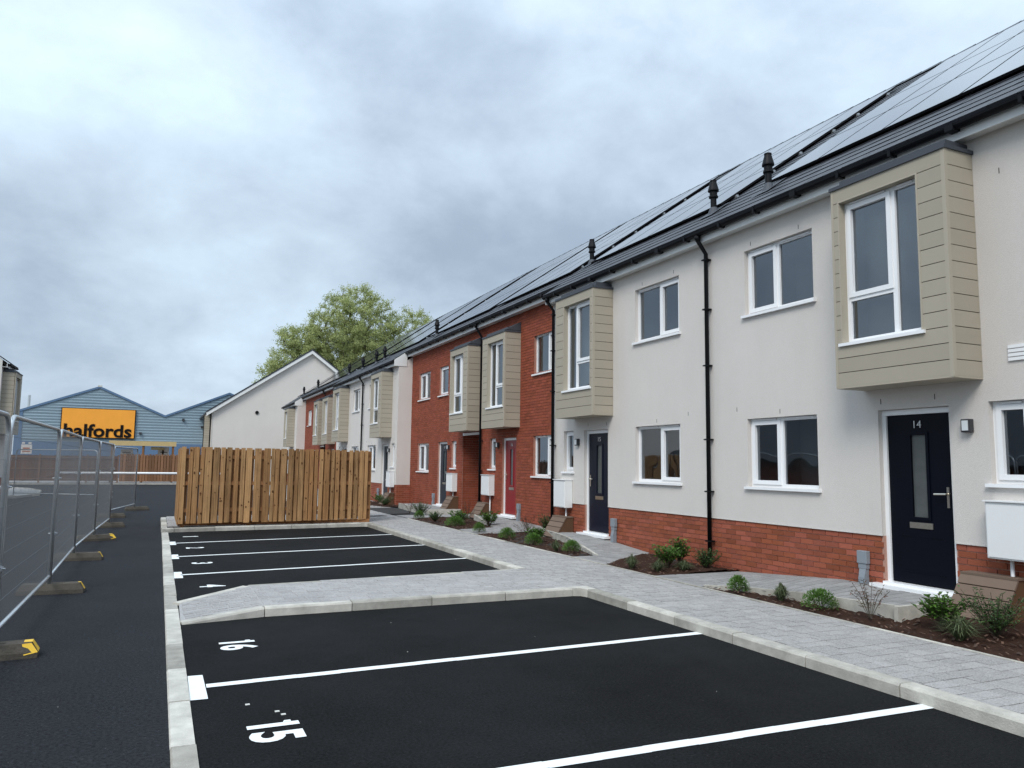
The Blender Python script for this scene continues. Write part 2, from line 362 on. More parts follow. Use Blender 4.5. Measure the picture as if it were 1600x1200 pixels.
# ---- block paving
def lay_pavers(mb, inside, x0, x1, y0, y1, zf, row=.15, lengths=(.15, .19, .19, .235), th=.06, along='x', objs=None, limit=0, mt='paver'):
    """rows of pavers; inside(x,y)->bool for the centre; objs gets the first `limit` as single objects"""
    n = 0; y = y0
    while y < y1-.02:
        yb = min(y+row, y1); x = x0 - R.uniform(0, .2)
        while x < x1:
            xb = x + R.choice(lengths); a, b = max(x, x0), min(xb, x1)
            if b-a > .03 and inside((a+b)/2, (y+yb)/2):
                z = zf((a+b)/2, (y+yb)/2) + R.uniform(-.0022, .0022)
                if objs is not None and n < limit:
                    block('paver', mt, objs, a+.0045, b-.0045, y+.0045, yb-.0045, z-th, z, .03); n += 1
                else:
                    c = .005; A, B, P, Q = a+.0045, b-.0045, y+.0045, yb-.0045; t = R.random()
                    j_ = z-zf((a+b)/2, (y+yb)/2); zz_ = [zf(u_, v_)+j_ for u_, v_ in ((A,P),(B,P),(B,Q),(A,Q))]
                    mb.add([(A,P,zz_[0]-.02),(B,P,zz_[1]-.02),(B,Q,zz_[2]-.02),(A,Q,zz_[3]-.02),(A+c,P+c,zz_[0]),(B-c,P+c,zz_[1]),(B-c,Q-c,zz_[2]),(A+c,Q-c,zz_[3])],
                           [(0,1,5,4),(1,2,6,5),(2,3,7,6),(3,0,4,7),(4,5,6,7)], t)
            x = xb
        y = yb
    return n
pav = struct(MB().box(5.27, D+RC+.2, 10.8, 58, -.05, .082).box(5.27, 6.7, -6, 10.8, -.05, .082).box(5.27, 5.3, 8, 11, -.05, .0825)
             .box(.27, 5.28, 20.6, 24.2, -.05, .082).build('pavement', 'joint'))
rest = MB()
for i in range(0):
    pass
lay_pavers(rest, lambda x, y: True, 5.285, 6.65, 2.2, 57, lambda x, y: .1, objs=pav, limit=300)
lay_pavers(rest, lambda x, y: True, 5.285, 6.65, -6, 2.2, lambda x, y: .1)
lay_pavers(rest, lambda x, y: True, 6.65, 8.8, 27.5, 57, lambda x, y: .1)
lay_pavers(rest, lambda x, y: True, .27, 5.285, 20.75, 24.2, lambda x, y: .1)
stuff(rest.build('paver_field', 'paver', pav))
isl = struct(MB().prism([(.3,8.98),(1.15,9.12),(5.16,9.12),(5.28,9.12),(5.28,10.92),(1.15,10.68),(.31,10.1)], -.05, [.015,.095,.095,.095,.095,.095,.017]).build('island_paving', 'paver'))
def izf(x, y): return .1 if x > 1.15 else .022 + (.1-.022)*max(0, (x-.3)/.85)
def iin(x, y):
    lo = 9.13 if x > 1.15 else 9.0 + .13*(x-.3)/.85
    hi = 10.70+(x-1.15)*.07 if x > 1.15 else 10.13+(x-.3)*.67
    return lo+.06 < y < hi-.05 and .34 < x
rest = MB(); lay_pavers(rest, iin, 1.16, 5.285, 9.14, 10.98, izf, objs=isl, limit=300)
lay_pavers(rest, lambda x, y: iin(x, y) and (iin(x, y+.07) or iin(x, y-.07)), .33, 1.155, 9.06, 10.7, izf, lengths=(.12, .165), row=.115)

if rest.f: stuff(rest.build('paver_field', 'paver', isl))
# pin kerb between path and beds
edg = struct(link('path_edging', None))
for (a, b) in ((-6, 8.5), (8.5, 9.65), (9.65, 10.95), (10.95, 12.1), (12.1, 16.7), (16.7, 17.8), (17.8, 21.85)):
    n = max(1, round((b-a)/.915)); st = (b-a)/n
    for i in range(n): block('edging_stone', 'kerb', edg, 6.655, 6.70, a+i*st+.003, a+(i+1)*st-.003, -.02, .106+R.uniform(-.002, .002), .02)

# ---- door landings (ramps) with their edge stones
def landing(poly, zs, edges, box, zf=None):
    # height field: given, or a plane through the footprint corners
    if zf is None:
        A = np.array([[p[0], p[1], 1] for p in poly]); c = np.linalg.lstsq(A, np.array(zs), rcond=None)[0]
        zf = lambda x, y: c[0]*x + c[1]*y + c[2]
    def ins(x, y):
        r = False; n = len(poly)
        for i in range(n):
            (x1, y1), (x2, y2) = poly[i], poly[(i+1) % n]
            if (y1 > y) != (y2 > y) and x < (x2-x1)*(y-y1)/(y2-y1)+x1: r = not r
        return r
    g_ = MB(); st = .05; y = box[2]
    while y < box[3]:
        x = box[0]
        while x < box[1]:
            if ins(x+st/2, y+st/2): g_.quad(*[(p, q, zf(p, q)-.004) for p, q in ((x, y), (x+st, y), (x+st, y+st), (x, y+st))])
            x += st
        y += st
    o = struct(g_.build('door_landing', 'ramp_paver'))
    r_ = MB()
    lay_pavers(r_, lambda x, y: all(ins(x+u, y+v) for u in (-.13, .13) for v in (-.09, .09)), box[0], box[1], box[2], box[3], lambda x, y: zf(x, y)+.003, mt='ramp_paver')
    stuff(r_.build('paver_field', 'ramp_paver', o))
    for (p, q, z0, z1) in edges:
        p = Vector(p); q = Vector(q); d = (q-p); nrm = Vector((-d.y, d.x)).normalized()*.05
        n = max(1, round(d.length/.9))
        for i in range(n):
            a = p+d*(i/n+.003); b = p+d*((i+1)/n-.003); za = z0+(z1-z0)*i/n; zb = z0+(z1-z0)*(i+1)/n
            MB().prism([(a.x, a.y), (b.x, b.y), (b.x+nrm.x, b.y+nrm.y), (a.x+nrm.x, a.y+nrm.y)], .0, [za, zb, zb, za]).build('edging_stone', 'kerb', o)
cl01 = lambda v: max(0.0, min(1.0, v))
def z14(x, y):
    zw = .095+.155*cl01((9.6-y)/2.0); zf_ = .10+.145*cl01((8.6-y)/2.7); e = cl01((x-7.15)/.9); return zf_+(zw-zf_)*e
landing([(7.2,5.88),(8.3,5.88),(8.3,9.62),(6.7,9.62),(6.7,8.55),(6.82,8.5),(7.08,8.05),(7.2,7.2)], None,
        [((6.78,8.55),(7.06,8.05),.115,.145), ((7.06,8.05),(7.2,7.2),.145,.195), ((7.2,7.2),(7.2,5.88),.195,.262), ((7.15,5.83),(8.28,5.83),.262,.268)], (6.7,8.3,5.88,9.62), z14)
def z15(x, y):
    zw = .11+.145*cl01((y-11.9)/2.0); zf_ = .10+.15*cl01((y-12.2)/2.6); e = cl01((x-7.4)/.8); return zf_+(zw-zf_)*e
landing([(6.7,10.97),(8.3,12.02),(8.3,15.85),(7.98,15.85),(7.72,14.1),(7.2,12.08),(6.7,12.08)], None,
        [((7.98,15.85),(7.72,14.1),.275,.235), ((7.72,14.1),(7.2,12.08),.235,.115)], (6.7,8.3,10.95,15.85), z15)
landing([(6.75,16.72),(8.85,16.72),(8.85,20.6),(8.25,20.6),(7.68,17.8),(6.75,17.8)], [.10,.15,.255,.255,.12,.10],
        [((8.25,20.6),(7.68,17.8),.27,.13)], (6.75,8.85,16.72,20.6))
landing([(7.7,23.2),(8.85,23.2),(8.85,27.2),(8.0,27.2)], [.25,.25,.25,.25],
        [((7.96,27.2),(7.66,23.2),.265,.265), ((7.68,23.16),(8.83,23.16),.265,.265)], (7.7,8.85,23.2,27.2))
struct(MB().box(6.71, 8.85, 21.9, 23.1, 0, .11).build('passage_path', 'ramp_paver'))
struct(MB().box(8.84, 14, 21.7, 23.1, 0, .113).build('passage_floor', 'ramp_paver'))

# ---- planting beds: lumpy soil
def bed(poly, x0, x1, y0, y1, zmax=.13):
    def ins(x, y):
        r = False; n = len(poly)
        for i in range(n):
            (a, b), (c, d) = poly[i], poly[(i+1) % n]
            if (b > y) != (d > y) and x < (c-a)*(y-b)/(d-b)+a: r = not r
        return r
    mb = MB(); s = .045; nx = int((x1-x0)/s)+1; ny = int((y1-y0)/s)+1; idx = {}
    rr = random.Random(int(y0*10)); ph = [rr.uniform(0, 9) for _ in range(4)]
    for j in range(ny+1):
        for i in range(nx+1):
            x, y = x0+i*s, y0+j*s
            e = min(1, max(0, min(x-x0, x1+.3-x)/.25))
            z = .075 + e*(zmax-.08)*(.55+.45*math.sin(x*3.1+ph[0]+math.sin(y*2.3+ph[1]))) + rr.uniform(-.009, .012) + .008*math.sin(x*21+ph[2])*math.sin(y*17+ph[3])
            idx[i, j] = len(mb.v); mb.v.append((x, y, z))
    for j in range(ny):
        for i in range(nx):
            if ins(x0+(i+.5)*s, y0+(j+.5)*s): mb.f.append((idx[i, j], idx[i+1, j], idx[i+1, j+1], idx[i, j+1])); mb.t.append(0)
    o = struct(mb.build('planting_bed', 'soil', smooth=True))
    ch = MB()
    for _ in range(int(260*(x1-x0)*(y1-y0)/3)):
        x, y = rr.uniform(x0, x1), rr.uniform(y0, y1)
        if not ins(x, y): continue
        z = .1+rr.uniform(0, .03); a = rr.uniform(0, 3.1); l = rr.uniform(.012, .03); w = l*.4; ca, sa = math.cos(a), math.sin(a)
        ch.quad((x-ca*l+sa*w, y-sa*l-ca*w, z), (x+ca*l+sa*w, y+sa*l-ca*w, z+.01), (x+ca*l-sa*w, y+sa*l+ca*w, z+.012), (x-ca*l-sa*w, y-sa*l+ca*w, z), rr.random())
    stuff(ch.build('bark_chips', 'chip', o))
bed([(6.7,-2),(8.3,-2),(8.3,5.84),(7.22,5.84),(7.22,7.2),(7.1,8.05),(6.8,8.52),(6.7,8.52)], 6.7, 8.3, -2, 8.55, .15)
bed([(6.7,9.62),(8.32,9.62),(8.32,12.05),(6.7,10.97)], 6.7, 8.3, 9.6, 12.05)
bed([(6.7,12.12),(7.18,12.12),(7.7,14.1),(7.96,15.9),(8.3,15.9),(8.85,15.9),(8.85,16.7),(6.7,16.7)], 6.7, 8.85, 12.1, 16.72)
bed([(6.7,17.82),(7.66,17.82),(8.22,20.6),(8.85,20.6),(8.85,21.85),(6.7,21.85)], 6.7, 8.85, 17.8, 21.85)
bed([(8.0,27.25),(8.85,27.25),(8.85,28.8),(8.3,28.8),(8.3,31.5),(7.2,31.5),(7.2,28.0)], 7.2, 8.85, 27.25, 31.5)

# ---- painted bay lines and numbers
def marking(name, mb): return struct(mb.build(name, 'mark'))
def bay_line(xa, ya, xb, yb, w=.10, sq=True):
    mb = MB(); n = 14
    for i in range(n):
        a, b = i/n, (i+1)/n; X0, X1 = xa+(xb-xa)*a, xa+(xb-xa)*b; Y0, Y1 = ya+(yb-ya)*a, ya+(yb-ya)*b; j = R.uniform(-.004, .004)
        mb.quad((X0, Y0-w/2+j, .004), (X1, Y1-w/2+j, .004), (X1, Y1+w/2+j, .004), (X0, Y0+w/2+j, .004))
    if sq: mb.quad((.295, ya-.34, .004), (.415, ya-.345, .004), (.41, ya+.33, .004), (.30, ya+.335, .004))
    marking('bay_line', mb)
bay_line(.42, 6.43, 5.15, 6.57); bay_line(.4, 4.12, 5.15, 3.98); bay_line(.4, 1.7, 5.15, 1.65)
bay_line(.39, 12.65, 5.15, 13.2, .09); bay_line(.38, 15.03, 5.15, 15.6, .09); bay_line(.38, 17.45, 5.15, 18.1, .09)
def number(s, xc, yc, ln, w):
    me = fit_text(text_mesh(s, .4, 0.0, 'mark', bold=.013), w, ln)
    o = link('bay_number', me, None, (xc, yc, .0045), (0, 0, -math.pi/2)); struct(o)
    if s[0] == '1':      # the flag of the painted figure one
        e_ = yc+w/2-.004; a_ = xc+ln/2
        q = MB().quad((a_-.10, e_, .0045), (a_-.045, e_, .0045), (a_-.045, e_+.04, .0045), (a_-.085, e_+.04, .0045)).build('number_flag', 'mark', o)
        q.matrix_parent_inverse = (Matrix.Translation((xc, yc, .0045)) @ Matrix.Rotation(-math.pi/2, 4, 'Z')).inverted()
number('15', .765, 5.2, .33, .34); number('16', .765, 7.70, .33, .34)
number('1', .74, 18.85, .32, .10); number('2', .74, 16.42, .33, .2); number('3', .75, 13.98, .33, .2); number('4', .76, 11.42, .33, .22)

# ---- drain covers in the pavement
for (x, y, lab) in ((6.0, 23.0, 'iron drain cover strip in the grey paving, nearer the parking bays'), (7.0, 23.9, 'iron drain cover strip in the grey paving, nearer the red brick houses')):
    t = thing('drain_cover', lab, 'drain cover', (x, y, .1), .3); MB().box(-.35, .35, -.12, .12, -.02, .006).build('cover_frame', 'iron', t)
    for k in range(9): block('grate_bar', 'iron', t, -.33+k*.075, -.29+k*.075, -.1, .1, .006, .012)

# ------------------------------------------------------------------ house parts (local frame: facade plane x=0, outside is -x, y runs along the terrace)
def window(house, x, y0, y1, z0, z1, split=None, low=None, opening='far', sill=.05, vent=True):
    """x = plane of the wall face; split = y of the mullion (local to house); low = z of the transom in the opening light"""
    w, h = y1-y0, z1-z0; key = ('win', round(w, 3), round(h, 3), None if split is None else round(split-y0, 3), low and round(low-z0, 3), opening, sill)
    def mk():
        fr, sash, panes, vn = MB(), MB(), [], MB(); F_ = .052; xo, xi = .075, .145
        fr.box(xo, xi, 0, w, 0, F_).box(xo, xi, 0, w, h-F_, h).box(xo, xi, 0, F_, F_, h-F_).box(xo, xi, w-F_, w, F_, h-F_)
        lights = []
        if split is None: lights = [(F_, w-F_, 'o')]
        else:
            s = split-y0; fr.box(xo, xi, s-.032, s+.032, F_, h-F_)
            lights = [(F_, s-.032, 'o' if opening == 'near' else 'f'), (s+.032, w-F_, 'o' if opening == 'far' else 'f')]
        def one(a, b, c, d, op):
            if op:
                S = .048; sx0, sx1 = .058, .13
                sash.box(sx0, sx1, a-.012, b+.012, c-.012, c+S).box(sx0, sx1, a-.012, b+.012, d-S, d+.012)
                sash.box(sx0, sx1, a-.012, a+S, c+S, d-S).box(sx0, sx1, b-S, b+.012, c+S, d-S)
                hm = (c+d)/2; hy_ = b+.0 if False else (a+S/2 if opening == 'far' else b-S/2)
                sash.box(.13, .155, hy_-.01, hy_+.01, hm-.06, hm+.03)
                a, b, c, d = a+S, b-S, c+S, d-S
            g_ = MB(); g_.quad((.105, a, c), (.105, a, d), (.105, b, d), (.105, b, c)); panes.append(g_.mesh('pane', 'glass'))
        for a, b, k in lights:
            if low is not None and k == 'o':
                t = low-z0; fr.box(xo, xi, a, b, t-.03, t+.03)
                one(a, b, F_, t-.03, False); one(a, b, t+.03, h-F_, True)
            else: one(a, b, F_, h-F_, k == 'o')
            vn.box(.052, .078, a+.06, b-.05, h-.034, h-.012)
        sl_ = MB(); sl_.box(-sill, .08, -.05, w+.05, -.04, -.002)
        rm = MB(); d_ = 1.1; x1_ = .15
        rm.quad((x1_, -.02, -.01), (d_, -.02, -.01), (d_, -.02, h+.05), (x1_, -.02, h+.05)); rm.quad((x1_, w+.02, -.01), (x1_, w+.02, h+.05), (d_, w+.02, h+.05), (d_, w+.02, -.01))
        rm.quad((d_, -.6, -.8), (d_, w+.6, -.8), (d_, w+.6, h+.3), (d_, -.6, h+.3)); rm.quad((x1_, -.02, h+.05), (d_, -.02, h+.05), (d_, w+.02, h+.05), (x1_, w+.02, h+.05))
        rm.quad((x1_, -.02, -.01), (x1_, w+.02, -.01), (d_, w+.02, -.01), (d_, -.02, -.01))
        hd = None
        return fr.mesh('window_frame', 'upvc'), sash.mesh('sash', 'upvc'), panes, vn.mesh('trickle_vent', 'upvc'), sl_.mesh('sill', 'upvc'), rm.mesh('room', 'interior')
    fr, sash, panes, vn, sl_, rm = cached(key, mk)
    o = link('window', fr, house, (x, y0, z0))
    if len(sash.vertices): link('sash', sash, o)
    for p in panes: link('pane', p, o)
    if vent: link('trickle_vent', vn, o)
    link('sill', sl_, o); link('room', rm, o)
    return o
def wall_holes(mb, x, y0, y1, z0, z1, holes, depth=.08, top=None):
    ys = sorted({y0, y1, *[min(max(v, y0), y1) for h in holes for v in h[:2]]}); zs = sorted({z0, z1, *[min(max(v, z0), z1) for h in holes for v in h[2:]]})
    for a, b in zip(ys, ys[1:]):
        for c, d in zip(zs, zs[1:]):
            if any(h[0]-1e-6 <= a and b <= h[1]+1e-6 and h[2]-1e-6 <= c and d <= h[3]+1e-6 for h in holes): continue
            mb.quad((x, a, c), (x, a, d), (x, b, d), (x, b, c))
    for h in holes:
        a, b, c, d = max(h[0], y0), min(h[1], y1), max(h[2], z0), min(h[3], z1)
        if c >= d or a >= b: continue
        X = x+depth
        mb.quad((x, a, c), (X, a, c), (X, a, d), (x, a, d)).quad((x, b, d), (X, b, d), (X, b, c), (x, b, c))
        if h[3] <= z1: mb.quad((x, a, d), (X, a, d), (X, b, d), (x, b, d))
        if h[2] > z0: mb.quad((x, b, c), (X, b, c), (X, a, c), (x, a, c))
def brick_rects(y0, y1, z0, z1, holes, bl=.225, bh=.075, seed=1):
    rr = random.Random(seed); out = []; z = z0; k = 0
    while z < z1-.02:
        zb = min(z+bh, z1); zm = (z+zb)/2
        cuts = sorted((max(h[0], y0), min(h[1], y1)) for h in holes if h[2] < zm < h[3] and h[0] < y1 and h[1] > y0)
        segs = []; p = y0
        for a, b in cuts:
            if a > p: segs.append((p, a))
            p = max(p, b)
        if p < y1: segs.append((p, y1))
        off = (k % 2)*bl/2
        for a, b in segs:
            q = math.floor((a-off)/bl)*bl+off
            while q < b:
                c, d = max(q, a), min(q+bl, b)
                if d-c > .03: out.append((c+.005, d-.005, z+.005, zb-.006))
                q += bl
        z = zb; k += 1
    return out
def brick_part(parent, rects, x, single=0, th=.012, seed=3, mt='brick', name='brick_field'):
    rr = random.Random(seed); rects = sorted(rects, key=lambda r: r[0]); mb = MB()
    for i, (a, b, c, d) in enumerate(rects):
        j = rr.uniform(0, .0035)
        if i < single: block('brick', mt, parent, x-j, x+th, a, b, c, d)
        else: mb.box(x-j, x+th, a, b, c, d, rr.random(), skip=('+x',))
    if mb.f: stuff(mb.build(name, mt, parent))
def brick_xface(parent, y, x0, x1, z0, z1, seed=5, sgn=-1, mt='brick_wall'):   # brick face looking along -y
    mb = MB(); rr = random.Random(seed); 
    for (a, b, c, d) in brick_rects(x0, x1, z0, z1, [], seed=seed): 
        mb.box(a, b, y-.0005*sgn, y+sgn*rr.uniform(.0005, .0035)+sgn*.006, c, d, rr.random())
    stuff(mb.build('brick_field', mt, parent))
def bay(house, xw, y0, y1, z0=2.72, z1=5.30, full='near', proj=.48):
    """boxed bay; full = side on which the full height fixed light stands"""
    xf = xw-proj; NP = 14; ph = (z1-z0)/NP
    core = MB(); wy0, wy1 = (y0+.37, y1-.12) if full == 'near' else (y0+.12, y1-.37); wz0, wz1 = z0+3*ph+.0, z1-1*ph
    # inner box body, slightly behind the boards
    e = .012; hole = (wy0, wy1, wz0, wz1)
    wall_holes(core, xf+e, y0+e, y1-e, z0+e, z1, [(wy0-.014, wy1+.014, wz0-.004, wz1+.014)], depth=.10)
    core.quad((xf+e, y0+e, z0+e), (xw, y0+e, z0+e), (xw, y0+e, z1), (xf+e, y0+e, z1)).quad((xf+e, y1-e, z1), (xw, y1-e, z1), (xw, y1-e, z0+e), (xf+e, y1-e, z0+e))
    b = core.build('bay_window', 'dark_gap', house)
    MB().box(xf, xw-.002, y0, y1, z0-.012, z0+.008).build('soffit_board', 'clad_trim', b)
    MB().box(xf-.02, xw-.002, y0-.02, y1+.02, z1+.001, z1+.045).box(xf+.1, xw-.002, y0+.05, y1-.05, z1+.045, z1+.14).build('flat_roof', 'lead', b)
    G_ = .009; T = .045
    for k in range(NP):
        a, c = z0+k*ph+(G_ if k else .009), z0+(k+1)*ph
        block('plank', 'clad', b, xf+T, xw-.003, y0-.001, y0+e, a, c)          # near side
        block('plank', 'clad', b, xf+T, xw-.003, y1-e, y1, a, c)
        if k < 3 or k == NP-1: block('plank', 'clad', b, xf, xf+e+.001, y0+T, y1-.03, a, c)
        else:
            block('plank', 'clad', b, xf, xf+e+.001, y0+T, wy0-.022, a, c); block('plank', 'clad', b, xf, xf+e+.001, wy1+.022, y1-.03, a, c)
    MB().box(xf-.003, xf+T, y0-.004, y0+T, z0, z1).build('corner_trim', 'clad_trim', b)
    MB().box(xf-.003, xf+T*.6, y1-.03, y1+.003, z0, z1).build('corner_trim', 'clad_trim', b)
    MB().box(xf-.004, xf+.11, wy0-.022, wy0, wz0, wz1+.02).box(xf-.004, xf+.11, wy1, wy1+.022, wz0, wz1+.02).box(xf-.004, xf+.11, wy0, wy1, wz1, wz1+.02).build('reveal_trim', 'clad_trim', b)
    s = wy0+.40 if full == 'near' else wy1-.40
    w = window(house, xf+.03, wy0, wy1, wz0+.01, wz1-.0, split=s, low=wz0+.58, opening='far' if full == 'near' else 'near', sill=.06)
    w.parent = b
    # a window in a bay is a sub-part: flatten its pieces on to the bay itself
    for ch in list(w.children): ch.parent = b; ch.location = w.location
    w.name = 'frame'
    return b
def door(house, y0, y1, z0=.30, z1=2.44, leaf='navy', num='14', handle='near', sill_out=.12):
    fr = MB(); F_ = .055; xo, xi = .07, .15
    fr.box(xo, xi, y0, y0+F_, z0, z1).box(xo, xi, y1-F_, y1, z0, z1).box(xo, xi, y0+F_, y1-F_, z1-F_-.01, z1)
    d = fr.build('door_frame', 'upvc', house)
    MB().box(-sill_out, .10, y0-.06, y1+.12, z0-.06, z0-.012).box(-.02, .13, y0-.0, y1, z0-.012, z0+.02).build('door_sill', 'upvc', house)
    a, b, c, e = y0+F_+.004, y1-F_-.004, z0+.03, z1-F_-.014; m_ = (a+b)/2; gz0, gz1 = c+.80, e-.25; gw = .10
    lf = MB(); wall_holes(lf, .095, a, b, c, e, [(m_-gw, m_+gw, gz0, gz1)], depth=.03)
    lf.box(.13, .15, a, b, c, e)
    # raised moulding below the glass
    lf.box(.0905, .096, a+.14, b-.14, c+.13, c+.145).box(.0905, .096, a+.14, b-.14, c+.56, c+.575)
    L_ = lf.build('door', leaf, house)
    mo = MB(); o = .035
    mo.box(.083, .1, m_-gw-o, m_-gw, gz0-o, gz1+o).box(.083, .1, m_+gw, m_+gw+o, gz0-o, gz1+o).box(.083, .1, m_-gw, m_+gw, gz1, gz1+o).box(.083, .1, m_-gw, m_+gw, gz0-o, gz0)
    mo.build('glazing_bead', leaf, L_)
    MB().quad((.112, m_-gw, gz0), (.112, m_-gw, gz1), (.112, m_+gw, gz1), (.112, m_+gw, gz0)).build('glass_panel', 'obscure', L_)
    MB().box(.085, .096, m_-.155, m_+.155, c+.665, c+.735).box(.080, .086, m_-.13, m_+.13, c+.68, c+.72).build('letter_plate', 'steel', L_)
    hy = a+.06 if handle == 'near' else b-.06; s = 1 if handle == 'near' else -1
    MB().box(.085, .096, hy-.015, hy+.015, c+.93, c+1.17).tube([(.09, hy, c+1.09), (.045, hy, c+1.09), (.042, hy+s*.15, c+1.085)], .011, 6).build('handle', 'steel', L_)
    if num:
        me = text_mesh(num, .16, .003, 'number', bold=-.0015); me = fit_text(me, .05*len(num), .088)
        n_ = link('door_number', me, L_, (.091, m_, e-.12)); n_.rotation_euler = (math.pi/2, 0, -math.pi/2)
    MB().quad((.6, y0, z0), (.6, y1, z0), (.6, y1, z1), (.6, y0, z1)).build('hallway', 'interior', house)
    return d
def lamp(house, y, z):
    MB().box(-.075, 0, y-.055, y+.055, z-.075, z+.075).build('wall_lamp', 'lamp_body', house, bevel=.008)
    l = [c for c in house.children if c.name.startswith('wall_lamp')][-1]
    MB().box(-.082, -.07, y-.036, y+.036, z-.055, z+.058).build('lamp_lens', 'lamp_glass', l)
def meter_box(house, y0, y1, z0, z1, py):
    o = MB().box(-.19, -.003, y0, y1, z0, z1).build('meter_box', 'box_white', house, bevel=.008)
    MB().box(-.2, -.189, y0+.02, y1-.02, z0+.02, z1-.03).box(-.215, 0, y0-.01, y1+.01, z1, z1+.014).build('meter_box_door', 'box_white', o)
    MB().tube([(-.06, py, z0), (-.06, py, .12)], .02, 8).build('meter_pipe', 'upvc', o, smooth=True)
def cable_cover(house, y):
    o = MB().box(-.07, 0, y-.075, y+.075, .50, .66).build('grey_service_cover', 'grey_pvc', house, bevel=.006)
    MB().prism([(-.06, y-.06), (0, y-.06), (0, y+.06), (-.06, y+.06)], .44, .50).build('cover_neck', 'grey_pvc', o)
    mb = MB(); v = [(-.055,y-.05,.44),(0,y-.05,.44),(0,y+.05,.44),(-.055,y+.05,.44),(-.08,y-.045,.33),(0,y-.045,.33),(0,y+.045,.33),(-.08,y+.045,.33)]
    mb.add(v, [(4,5,1,0),(5,6,2,1),(6,7,3,2),(7,4,0,3)]).box(-.08, 0, y-.05, y+.05, .2, .33); mb.build('cover_base', 'grey_pvc', o)
def weep(house, pts):
    for (y, z) in pts: block('weep_vent', 'dark_gap', house, -.003, .01, y-.004, y+.004, z, z+.065)
def half_round(y0, y1, xg, zg, r=.06):
    mb = MB(); n = 8
    for s, rad in ((0, r), (1, r-.006)):
        pts = [(xg+rad*math.cos(math.pi+math.pi*k/n), zg+rad*math.sin(math.pi+math.pi*k/n)) for k in range(n+1)]
        o = len(mb.v); mb.v += [(p[0], y0, p[1]) for p in pts] + [(p[0], y1, p[1]) for p in pts]
        for k in range(n):
            f = (o+k, o+n+1+k, o+n+2+k, o+k+1); mb.f.append(f if s else tuple(reversed(f))); mb.t.append(0)
    for y in (y0, y1): mb.poly([(xg+r*math.cos(math.pi+math.pi*k/n), y, zg+r*math.sin(math.pi+math.pi*k/n)) for k in range(n+1)])
    return mb
def roof(house, ox, y0, y1, xe, arrays, flues, courses_rows=True):
    """roof slopes over y0..y1; ox = house origin x; xe = world x of the eaves edge. Everything in the house frame."""
    X = lambda x: x-ox
    ze = roof_z(xe); xr = RX0+RV*CP; zr = RZ0+RV*SP
    mb = MB(); t = .03
    mb.quad((X(xe), y0, ze-t), (X(xr), y0, zr-t), (X(xr), y1, zr-t), (X(xe), y1, ze-t))
    xb = 2*xr-xe; mb.quad((X(xr), y0, zr-t), (X(xb), y0, ze-t), (X(xb), y1, ze-t), (X(xr), y1, zr-t))
    rf = mb.build('roof', 'tile', house)
    # tile courses on the visible slope
    tl = MB(); v0 = (xe-RX0)/CP; g_ = .32; w = .33; k = 0; rr = random.Random(int(y0*7)+3)
    while v0+k*g_ < RV-.05:
        va, vb = v0+k*g_, min(v0+(k+1)*g_+.03, RV)
        y = y0-(k % 2)*w/2
        while y < y1:
            a, b = max(y, y0)+.003, min(y+w, y1)-.003
            if b-a > .02:
                up_ = .013+rr.uniform(0, .004)
                def P(v, n): return (X(RX0+v*CP-n*SP), RZ0+v*SP+n*CP)
                (xa, za), (xb_, zb_), (xc, zc_) = P(va, up_), P(vb, .004), P(va, -.02)
                tl.add([(xa,a,za),(xa,b,za),(xb_,b,zb_),(xb_,a,zb_),(xc,a,zc_),(xc,b,zc_)], [(3,2,1,0),(0,1,5,4)], rr.random())
            y += w
        k += 1
    stuff(tl.build('roof_tiles', 'tile', rf))
    rd = MB(); y = y0
    while y < y1-.01:
        b = min(y+.45, y1); rd.add([(X(xr)-.14,y,zr-.05),(X(xr),y,zr+.065),(X(xr)+.14,y,zr-.05),(X(xr)-.14,b-.012,zr-.055),(X(xr),b-.012,zr+.055),(X(xr)+.14,b-.012,zr-.055)], [(0,1,4,3),(1,2,5,4),(0,2,1),(3,4,5)], rr.random()); y = b
    stuff(rd.build('ridge_tiles', 'tile', rf))
    # solar panels: rows up the slope
    for (a, b, rows, n) in arrays:
        st = (b-a)/n
        for r_ in rows:
            va = PV0 + r_*PVS
            for i in range(n):
                ya = a+i*st
                def mk(st=st):
                    q = MB(); gl_ = .035
                    w_, h_, e_ = PVS-.015, st-.015, .013
                    q.box(0, w_, 0, h_, 0, gl_, skip=('t',)).quad((e_, e_, gl_-.001), (w_-e_, e_, gl_-.001), (w_-e_, h_-e_, gl_-.001), (e_, h_-e_, gl_-.001))
                    for a_, b_, c_, d_ in ((0, w_, 0, e_), (0, w_, h_-e_, h_), (0, e_, e_, h_-e_), (w_-e_, w_, e_, h_-e_)): q.quad((a_, c_, gl_), (b_, c_, gl_), (b_, d_, gl_), (a_, d_, gl_))
                    me = q.mesh('solar_panel', ['panel', 'panel_edge'])
                    for k_, p in enumerate(me.polygons): p.material_index = 0 if k_ == 5 else 1
                    return me
                me = cached(('pv', round(st, 3)), mk)
                p0 = (X(RX0+va*CP-PVN*SP), ya, RZ0+va*SP+PVN*CP)
                link('solar_panel', me, rf, p0, (0, -math.radians(35), 0))
        rl = MB(); v0_, v1_ = PV0, PV0+PVS*(max(rows)+1)
        for va in [PV0+r_*PVS+o_ for r_ in rows for o_ in (.4, PVS-.45)]:
            x_, z_ = X(RX0+va*CP-(PVN-.02)*SP), RZ0+va*SP+(PVN-.02)*CP
            rl.box(x_-.02, x_+.02, a-.05, b+.05, z_-.03, z_+.02)
            for i in range(int((b-a)/.9)+1): rl.box(x_-.015, x_+.015, a+i*.9, a+i*.9+.03, z_-.12, z_-.02)
        rl.build('mounting_rail', 'galv', rf)
